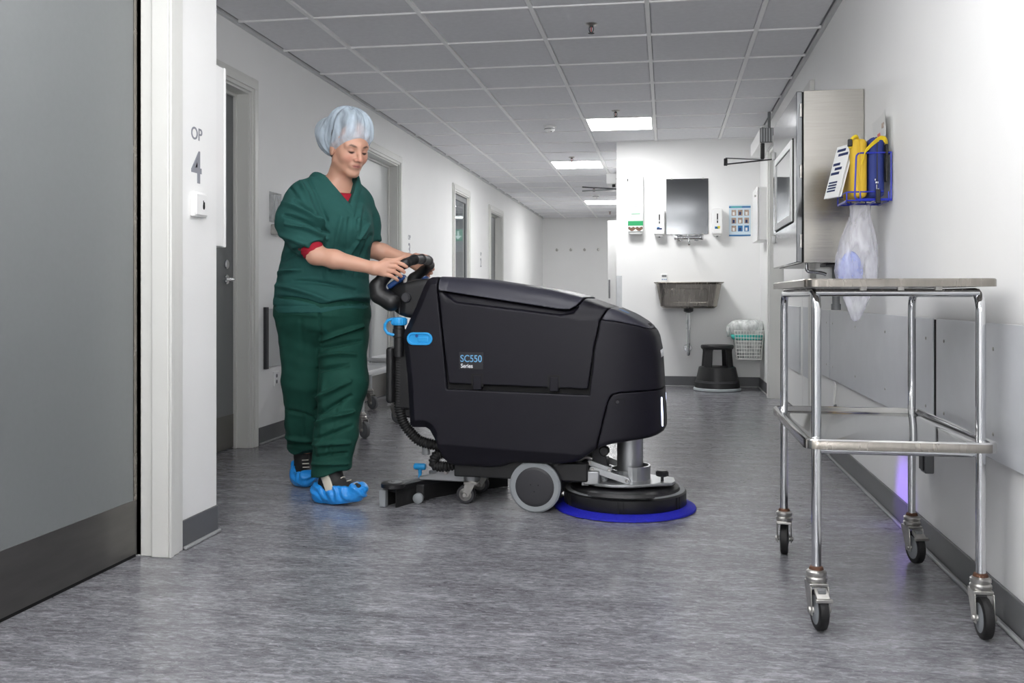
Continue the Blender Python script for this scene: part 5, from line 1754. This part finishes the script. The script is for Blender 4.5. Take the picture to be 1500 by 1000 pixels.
def skin_colour(V):
    base = np.tile(lin((198, 152, 130)), (len(V), 1))
    n_ = vnoise(V, 60, 2)[:, None]
    base = base * (1 + .05 * n_)
    q = hl(V); x = np.abs(q[:, 0]); y = q[:, 1]; z = q[:, 2]
    face = (V[:, 2] > 1.36) & (y > .02)
    def blend(w_, c):
        w__ = (np.clip(w_, 0, 1) * face)[:, None]
        base[:] = base * (1 - w__) + lin(c) * w__
    blend(.45 * np.exp(-(((x - .040) / .020) ** 2 + ((z + .036) / .020) ** 2)), (204, 132, 116))
    blend(.40 * np.exp(-((x / .014) ** 2 + ((z + .034) / .012) ** 2)) * (y > .095), (206, 136, 120))
    # lips
    lipw = np.clip(1.6 - ((x / .0225) ** 2 * 1.5 + ((z + .0655) / .0088) ** 2), 0, 1) * (y > .078)
    blend(.7 * lipw, (172, 104, 98))
    blend(.9 * np.clip(1.5 - ((x / .021) ** 2 * 1.3 + ((z + .0655 + .003 * (x / .02) ** 2) / .0020) ** 2), 0, 1) * (y > .078), (104, 52, 50))
    # brows
    bz = .0185 + .004 * np.clip((x - .02) / .02, -1, 1) - .006 * np.clip((x - .038) / .012, 0, 2)
    blend(.85 * np.clip(1.6 - ((x - .031) / .0185) ** 2 * 1.4 - ((z - bz) / .0044) ** 2, 0, 1) * (y > .055), (74, 52, 42))
    # downcast eyes: lash line with a dark iris under the lid, shadowed lids
    ez = -.0065 - .0030 * np.clip(1 - ((x - .031) / .014) ** 2, 0, 1)
    blend(.35 * np.clip(1.4 - ((x - .031) / .017) ** 2 - ((z + .002) / .010) ** 2, 0, 1) * (y > .05), (158, 106, 92))
    blend(.95 * np.clip(1.5 - ((x - .031) / .0150) ** 2 * 1.2 - ((z - ez) / .0050) ** 2, 0, 1) * (y > .06), (40, 27, 24))
    # nostrils
    blend(.8 * np.clip(1.4 - ((x - .007) / .0035) ** 2 - ((z + .0425) / .003) ** 2, 0, 1) * (y > .09), (96, 54, 48))
    # knuckles and finger ends
    for FF in (FR, FL_):
        for k, p, t in FF:
            for pt, r_, a in ((p, .008, .35), (k, .010, .30), (t, .008, .4)):
                w_ = (a * np.exp(-((V - np.array(pt)) ** 2).sum(1) / r_ ** 2))[:, None]
                base[:] = base * (1 - w_) + lin((204, 128, 112)) * w_
    w_ = np.clip(1.5 - ((V - np.array((-1.0665, 4.2375, 1.060))) ** 2).sum(1) / .0065 ** 2, 0, 1)[:, None]
    base[:] = base * (1 - w_) + lin((60, 24, 30)) * w_
    return np.clip(base, 0, 1)
sdf_obj('body', body_sdf, (-1.80, 3.76, .02), (-1.02, 4.40, 1.66), .0032, M['skin'], person, org=PO, colour=skin_colour, slack=1.6)

# eyes just showing under the lids
for sg in (-1, 1):
    e = HC + HR @ np.array((sg * .031, .0762, -.0045))
    o = MB().lathe([(.004, -.0118), (.009, -.0085), (.0125, 0), (.009, .0085), (.004, .0118)], tuple(e - PO), 'z', 14).build('eye', mat('eye_dark', (70, 52, 46), .15), person, ang=180)

# ---- clothes
def seg_d(P, a, b):
    a = np.array(a); b = np.array(b); ba = b - a
    t = np.clip(((P - a) @ ba) / (ba @ ba), 0, 1)
    return ln(P - a - t[..., None] * ba)
VIEW = np.array((.343, -.939, 0.0))       # the person's near side
VS = np.array((.939, .343, 0.0))
def fold_field(folds, field=None):
    """folds run over the near side of the cloth; the far side gets softer ones"""
    def f(V):
        out = .0030 * vnoise(V * np.array((1, 1, 1.7)), 24, 5) + .0014 * vnoise(V, 70, 9)
        u = V @ VS; z = V[:, 2]
        face = np.clip((grad(field, V) @ VIEW) * 2.5 + .15, 0, 1) if field is not None else 1.0
        acc = np.zeros(len(V))
        for i_, (a, b, w_, amp) in enumerate(folds):
            if i_ < 7: amp = amp * 1.35
            a = np.array(a); b = np.array(b)
            a2 = np.array((a @ VS, a[2])); b2 = np.array((b @ VS, b[2])); ba = b2 - a2
            t = np.clip(((u - a2[0]) * ba[0] + (z - a2[1]) * ba[1]) / (ba @ ba), 0, 1)
            # slight bow so that the folds are not ruled straight
            L = math.hypot(*ba)
            bow = .045 * L * np.sin(t * PI)
            du = u - a2[0] - ba[0] * t; dz = z - a2[1] - ba[1] * t - bow
            dist = np.hypot(du, dz)
            taper = .35 + .65 * np.sin(np.clip(t, .02, .98) * PI)
            acc += 2.4 * amp * taper * np.exp(-(dist / (.8 * w_)) ** 2)
        return out + acc * face
    return f

def v_cut(P):
    """V neck opening: negative inside"""
    dx = P[:, 0] + 1.442; dy = P[:, 1] - 4.034
    l_ = dx * LD_[0] + dy * LD_[1]; f_ = dx * FD[0] + dy * FD[1]; z = P[:, 2]
    v = np.maximum((np.abs(l_) - (z - 1.268) * .62) * .85, -f_ - .01)
    neck = np.sqrt((l_ / 1.05) ** 2 + (f_ - .012) ** 2) - .066
    return np.minimum(v, np.maximum(neck, 1.33 - z))
def tunic_sdf(P):
    z = P[:, 2]
    d = trunk(P, .015 + 0 * z)
    d = smin(d, ellips(P, (-1.508, 4.055, .905), (.186, .18, .075)), .03)               # blousing above the hem
    d = smin(d, cone(P, (-1.440, 4.036, 1.372), (-1.535, 3.935, 1.305), .058, .070), .03)
    d = smin(d, cone(P, (-1.440, 4.036, 1.372), (-1.385, 4.112, 1.306), .058, .064), .03)
    d = smin(d, ellips(P, (-1.385, 3.935, 1.17), (.075, .075, .085)), .06)              # bust
    d = smin(d, ellips(P, (-1.345, 4.005, 1.165), (.07, .07, .08)), .06)
    slv = chain(P, [(-1.552, 3.918, 1.282), (-1.540, 3.868, 1.195), (-1.506, 3.846, 1.125)], [.078, .094, .082], .04)
    slv = smin(slv, cone(P, (-1.506, 3.846, 1.125), (-1.470, 3.828, 1.078), .070, .057), .014)
    slv = np.maximum(slv, -((P - np.array((-1.467, 3.826, 1.074))) @ np.array((-.55, .22, .80))))
    d = smin(d, slv, .022)
    sl2 = chain(P, [(-1.374, 4.130, 1.290), (-1.358, 4.172, 1.205), (-1.340, 4.188, 1.135)], [.072, .072, .060], .03)
    sl2 = np.maximum(sl2, -((P - np.array((-1.336, 4.19, 1.122))) @ np.array((-.1, 0, .99))))
    d = smin(d, sl2, .022)
    d = np.maximum(np.maximum(d, .803 + .012 * ((P[:, 0] + 1.515)) - z), z - 1.408)
    vc = v_cut(P)
    d = d - .0055 * np.clip(1.3 - np.abs(vc - .014) / .014, 0, 1) ** .5
    d = smax(d, -vc, .004)
    hem = np.abs(z - .833 - .012 * (P[:, 0] + 1.515))
    d = d + .0030 * np.exp(-(hem / .0035) ** 2)
    return d
X_ = lambda px, py, Y: (float((px - 976) * .987 * Y / (1382 + (px - 750) * .1594)), Y, float(.87 + (435 - py) * Y / (1382 + (px - 750) * .1594)))
TF = [ # (start, end, width, height) of the deeper folds, sleeves first
    (X_(440, 268, 3.88), X_(470, 335, 3.76), .010, .010), (X_(425, 275, 3.86), X_(475, 345, 3.75), .008, -.010), (X_(416, 300, 3.86), X_(478, 330, 3.75), .010, .011),
    (X_(418, 318, 3.86), X_(480, 338, 3.76), .008, -.010), (X_(420, 330, 3.85), X_(478, 348, 3.77), .009, .009), (X_(452, 262, 3.87), X_(478, 320, 3.77), .008, -.008), (X_(432, 292, 3.83), X_(460, 312, 3.75), .007, -.008),
    (X_(405, 345, 3.95), X_(470, 372, 3.87), .014, .008), (X_(404, 385, 3.92), X_(470, 360, 3.87), .012, -.008),
    (X_(402, 418, 3.92), X_(480, 440, 3.88), .014, .009), (X_(480, 440, 3.88), X_(540, 436, 3.96), .014, .008), (X_(402, 435, 3.90), X_(470, 447, 3.86), .009, -.011), (X_(470, 448, 3.86), X_(540, 444, 3.96), .009, -.010),
    (X_(430, 412, 3.88), X_(520, 425, 3.90), .010, -.008), (X_(500, 318, 3.86), X_(486, 395, 3.86), .012, .009), (X_(512, 320, 3.88), X_(503, 400, 3.87), .010, -.008), (X_(470, 330, 3.85), X_(476, 405, 3.85), .010, .007),
    (X_(540, 330, 3.98), X_(512, 372, 3.88), .010, .009), (X_(543, 345, 3.98), X_(520, 400, 3.90), .010, -.008), (X_(530, 300, 3.95), X_(522, 345, 3.88), .012, .006), (X_(405, 400, 3.93), X_(440, 395, 3.88), .012, .009)]
sdf_obj('scrub_tunic', tunic_sdf, (-1.82, 3.70, .79), (-1.20, 4.32, 1.47), .0045, M['tunic'], person, org=PO, disp=fold_field(TF, tunic_sdf), slack=1.9)
# chest pocket
def pocket(P):
    p0 = np.array(X_(534, 330, 3.93))
    q = P - p0
    l_ = q @ LD_; z = q[:, 2]
    return np.maximum(np.abs(tunic_sdf(P) - .002) - .0028, np.maximum(np.abs(l_) - .030, np.abs(z + .015) - .042))
sdf_obj('chest_pocket', pocket, (-1.42, 3.84, 1.09), (-1.20, 4.08, 1.24), .0035, M['tunic'], person, org=PO, disp=fold_field(TF, tunic_sdf), slack=1.6)
# undershirt: neck and the cuff below the right sleeve
def under(P):
    dx = P[:, 0] + 1.438; dy = P[:, 1] - 4.034
    l_ = dx * LD_[0] + dy * LD_[1]; f_ = dx * FD[0] + dy * FD[1]
    d = smin(trunk(P, -.006), cone(P, (-1.438, 4.034, 1.335), (-1.438, 4.034, 1.34), .070, .070), .03)
    d = np.maximum(d, np.maximum(P[:, 2] - (1.345 - .30 * np.clip(f_, -.1, .2)), 1.15 - P[:, 2]))
    c = chain(P, [(-1.490, 3.838, 1.10), (-1.462, 3.826, 1.063)], [.052, .0475], .01)
    c = np.maximum(c, -((P - np.array((-1.448, 3.818, 1.045))) @ np.array((-.58, .20, .79))))
    return np.minimum(d, c)
sdf_obj('undershirt', under, (-1.66, 3.74, 1.0), (-1.22, 4.24, 1.42), .0045, M['red'], person, org=PO, disp=lambda V: .0008 * np.sin(V[:, 2] * 420) * (V[:, 2] < 1.12), slack=1.7)

# trousers
def trousers(P):
    z = P[:, 2]
    d = np.maximum(trunk(P, .004), np.maximum(.80 - z, z - .92))
    d = smin(d, ellips(P, (-1.512, 4.06, .79), (.200, .19, .13)), .03)
    lg = chain(P, [(-1.436, 4.112, .80), (-1.385, 3.98, .50), (-1.395, 3.915, .28), (-1.412, 3.885, .09)], [.122, .100, .088, .082], .03)
    rg = chain(P, [(-1.578, 4.012, .80), (-1.600, 4.085, .50), (-1.632, 4.165, .30), (-1.664, 4.245, .12)], [.118, .098, .086, .078], .03)
    lg = np.maximum(lg, .125 - z - .25 * (P[:, 0] + 1.41) * -1 - .03 * np.sin((P[:, 0] + P[:, 1]) * 40) * .12)
    rg = np.maximum(rg, .162 - z + .010 * np.sin((P[:, 0] - P[:, 1]) * 38))
    return smin(d, smin(lg, rg, .012), .035)
YF = 3.83
PF = [(X_(470, 500, 3.90), X_(530, 478, 4.02), .010, .010), (X_(470, 512, 3.88), X_(528, 500, 3.98), .009, -.009), (X_(468, 525, 3.86), X_(520, 520, 3.92), .010, .009), (X_(466, 545, 3.85), X_(510, 535, 3.87), .009, -.008),
      (X_(462, 590, 3.83), X_(512, 560, 3.85), .011, .011), (X_(462, 612, 3.81), X_(515, 582, 3.84), .009, -.010), (X_(462, 625, 3.80), X_(518, 606, 3.82), .010, .011), (X_(464, 645, 3.79), X_(516, 628, 3.80), .009, -.010),
      (X_(460, 655, 3.78), X_(512, 652, 3.79), .010, .012), (X_(462, 672, 3.78), X_(508, 668, 3.78), .008, -.010), (X_(456, 684, 3.78), X_(508, 684, 3.78), .009, .009), (X_(475, 560, 3.83), X_(468, 670, 3.77), .012, .009), (X_(500, 590, 3.82), X_(482, 670, 3.76), .010, -.007),
      (X_(468, 455, 3.86), X_(470, 505, 3.88), .006, -.010), (X_(414, 600, 4.02), X_(460, 615, 4.03), .010, -.007), (X_(416, 640, 4.10), X_(456, 648, 4.10), .010, .009), (X_(418, 652, 4.12), X_(456, 655, 4.12), .008, -.008),
      (X_(410, 480, 3.88), X_(425, 640, 4.06), .018, .006), (X_(440, 470, 3.86), X_(448, 640, 4.05), .016, -.006)]
sdf_obj('scrub_trousers', trousers, (-1.82, 3.70, .09), (-1.20, 4.36, .95), .0048, M['trouser'], person, org=PO, disp=fold_field(PF, trousers), slack=1.9)

# ---- cap and hair
def hair_sdf(P):
    q = hl(P); x = np.abs(q[:, 0]); y = q[:, 1]; z = q[:, 2]
    Q = np.stack([x, y, z], 1)
    d = ellips(Q, (0, -.014, .036), (.083, .099, .096))
    d = smin(d, ellips(Q, (0, -.085, -.030), (.045, .035, .045)), .03)
    d = smin(d, ellips(Q, (0, -.050, .075), (.075, .085, .070)), .03)
    d = smax(d, y + .012 - .45 * np.clip(z + .02, -.02, .12) - .02 * np.clip((.05 - x) / .05, 0, 1), .01)
    return np.maximum(d, -(z + .07))
sdf_obj('hair', hair_sdf, tuple(HC - .15), tuple(HC + .15), .004, M['hair'], person, org=PO, disp=lambda V: .0015 * np.sin(hl(V)[:, 1] * 500 + 5 * vnoise(V, 30, 4)), slack=1.6)
def cap_sdf(P):
    q = hl(P); x = np.abs(q[:, 0]); y = q[:, 1]; z = q[:, 2]
    Q = np.stack([x, y, z], 1)
    d = smin(ellips(Q, (0, -.022, .078), (.094, .108, .092)), ellips(Q, (0, -.010, .036), (.090, .1085, .106)), .018)
    d = smin(d, ellips(Q, (0, -.132, .022), (.090, .092, .084)), .05)
    pl = (z - .055) - (y - .088) * .80 + .026 * np.clip(1 - ((y - .01) / .09) ** 2, 0, 1) * (x / .08)
    el = np.exp(-((pl - .006) / .012) ** 2)
    d = d + .008 * np.exp(-(pl / .02) ** 2)
    return smax(d, -pl * .8, .004)
def cap_folds(V):
    q = hl(V)
    a = np.arctan2(q[:, 0], q[:, 1] + .03)
    pl = (q[:, 2] - .055) - (q[:, 1] - .088) * .80
    w_ = np.exp(-np.clip(pl, 0, 1) / .055)
    g = np.sin(a * 13 + 2.2 * np.sin(a * 3 + 1) + pl * 14)
    h = np.sin(a * 29 + 3 * np.sin(a * 5))
    ed = np.clip((pl - .004) / .022, 0, 1)
    return (  .0105 * g * (.35 + .65 * w_) + .0030 * h * w_) * ed + .004 * vnoise(V, 38, 6) * ed
sdf_obj('bouffant_cap', cap_sdf, tuple(HC + np.array((-.25, -.22, -.13))), tuple(HC + np.array((.20, .25, .22))), .004, M['cap'], person, org=PO, disp=cap_folds, slack=1.8)
# elastic edge
# ---- shoes and shoe covers
def foot_parts(name_i, heel, ball, toe, ank, tilt, cover_top, lace_dir):
    heel, ball, toe, ank = [np.array(q) for q in (heel, ball, toe, ank)]
    ax = toe - heel; ax[2] = 0; ax /= np.linalg.norm(ax)
    sd_ = np.array((-ax[1], ax[0], 0))
    def sole(P):
        return -(P[:, 2] - .003 - tilt * np.clip((P - ball) @ ax + .02, 0, 1))
    def shoe(P, g=0.0):
        d = chain(P, [heel, ball, toe], [.041 + g, .045 + g, .034 + g], .03)
        d = smin(d, cone(P, heel + ax * .02 + np.array((0, 0, .02)), ank, .040 + g, .047 + g), .03)
        d = smin(d, cone(P, ank, ball, .043 + g, .040 + g), .02)
        return d
    f1 = lambda P: np.maximum(np.maximum(shoe(P), sole(P) + .008), P[:, 2] - ank[2] - .045)
    lo = np.minimum.reduce([heel, ball, toe, ank]) - .09; hi = np.maximum.reduce([heel, ball, toe, ank]) + .09
    lo[2] = -.006
    s_ = sdf_obj('sneaker', f1, lo, hi, .004, M['shoe'], person, org=PO, slack=1.6)
    def cov(P):
        t = (P - heel) @ ax
        top = cover_top(t)
        d = smin(shoe(P, .010), cone(P, heel - ax * .012 + np.array((0, 0, -.01)), ball, .046, .05), .02)
        return smax(np.maximum(d, sole(P)), P[:, 2] - top, .006)
    def wr(V):
        t = (V - heel) @ ax; z = V[:, 2]
        n_ = vnoise(V, 60, 12)
        r_ = .0040 * np.sin(t * 150 + z * 120 + 2.5 * n_) * np.clip((z - .012) / .03, 0, 1) + .0028 * n_
        return r_ * np.clip((z - .006) / .02, 0, 1)
    sdf_obj('shoe_cover', cov, lo, hi, .0036, M['cover'], person, org=PO, disp=wr, slack=1.8)
    # laces across the instep
    m_ = MB()
    for k in range(5):
        t = k / 4
        p = ank * (1 - t) + (heel + ax * .155 + np.array((0, 0, .045))) * t
        a = []
        for j in range(7):
            w_ = -1 + j / 3
            q = p + sd_ * w_ * .015
            # push outward along the instep normal until outside the shoe
            nrm = ax * .6 + np.array((0, 0, .8))
            for _ in range(40):
                if shoe(q[None])[0] > -.001: break
                q = q + nrm * .003
            a.append(tuple(q - PO))
        m_.tube(a, .0022, 6)
    lc = m_.build('laces', M['cream'], s_)
    lc['kind'] = 'stuff'
    # pale side panel
    vs, fs = [], []
    return s_, shoe, heel, ax, sd_
sF = foot_parts(0, (-1.432, 3.882, .046), (-1.355, 3.860, .050), (-1.275, 3.838, .060), (-1.408, 3.880, .130), .14, lambda t: .088 - .022 * np.exp(-((t - .045) / .04) ** 2) + .006 * np.sin(t * 90), None)
sB = foot_parts(1, (-1.690, 4.290, .050), (-1.655, 4.215, .046), (-1.628, 4.165, .046), (-1.672, 4.262, .140), .0, lambda t: .098 - .25 * np.clip(t - .02, 0, .1) + .004 * np.sin(t * 90), None)
s_, shoe, heel, ax, sd_ = sF
def side_panel(P):
    t = (P - heel) @ ax; s = (P - heel) @ sd_; z = P[:, 2]
    return np.maximum(np.abs(shoe(P) - .001) - .003, np.maximum(np.maximum(s + .012, .03 - z), np.maximum(np.abs(t - .04 - (.10 - z) * .55) - .022, z - .135)))
sdf_obj('side_panel', side_panel, tuple(heel + np.array((-.1, -.1, -.03))), tuple(heel + np.array((.2, .08, .12))), .0028, M['cream'], s_, org=PO, slack=1.8, proj=0)
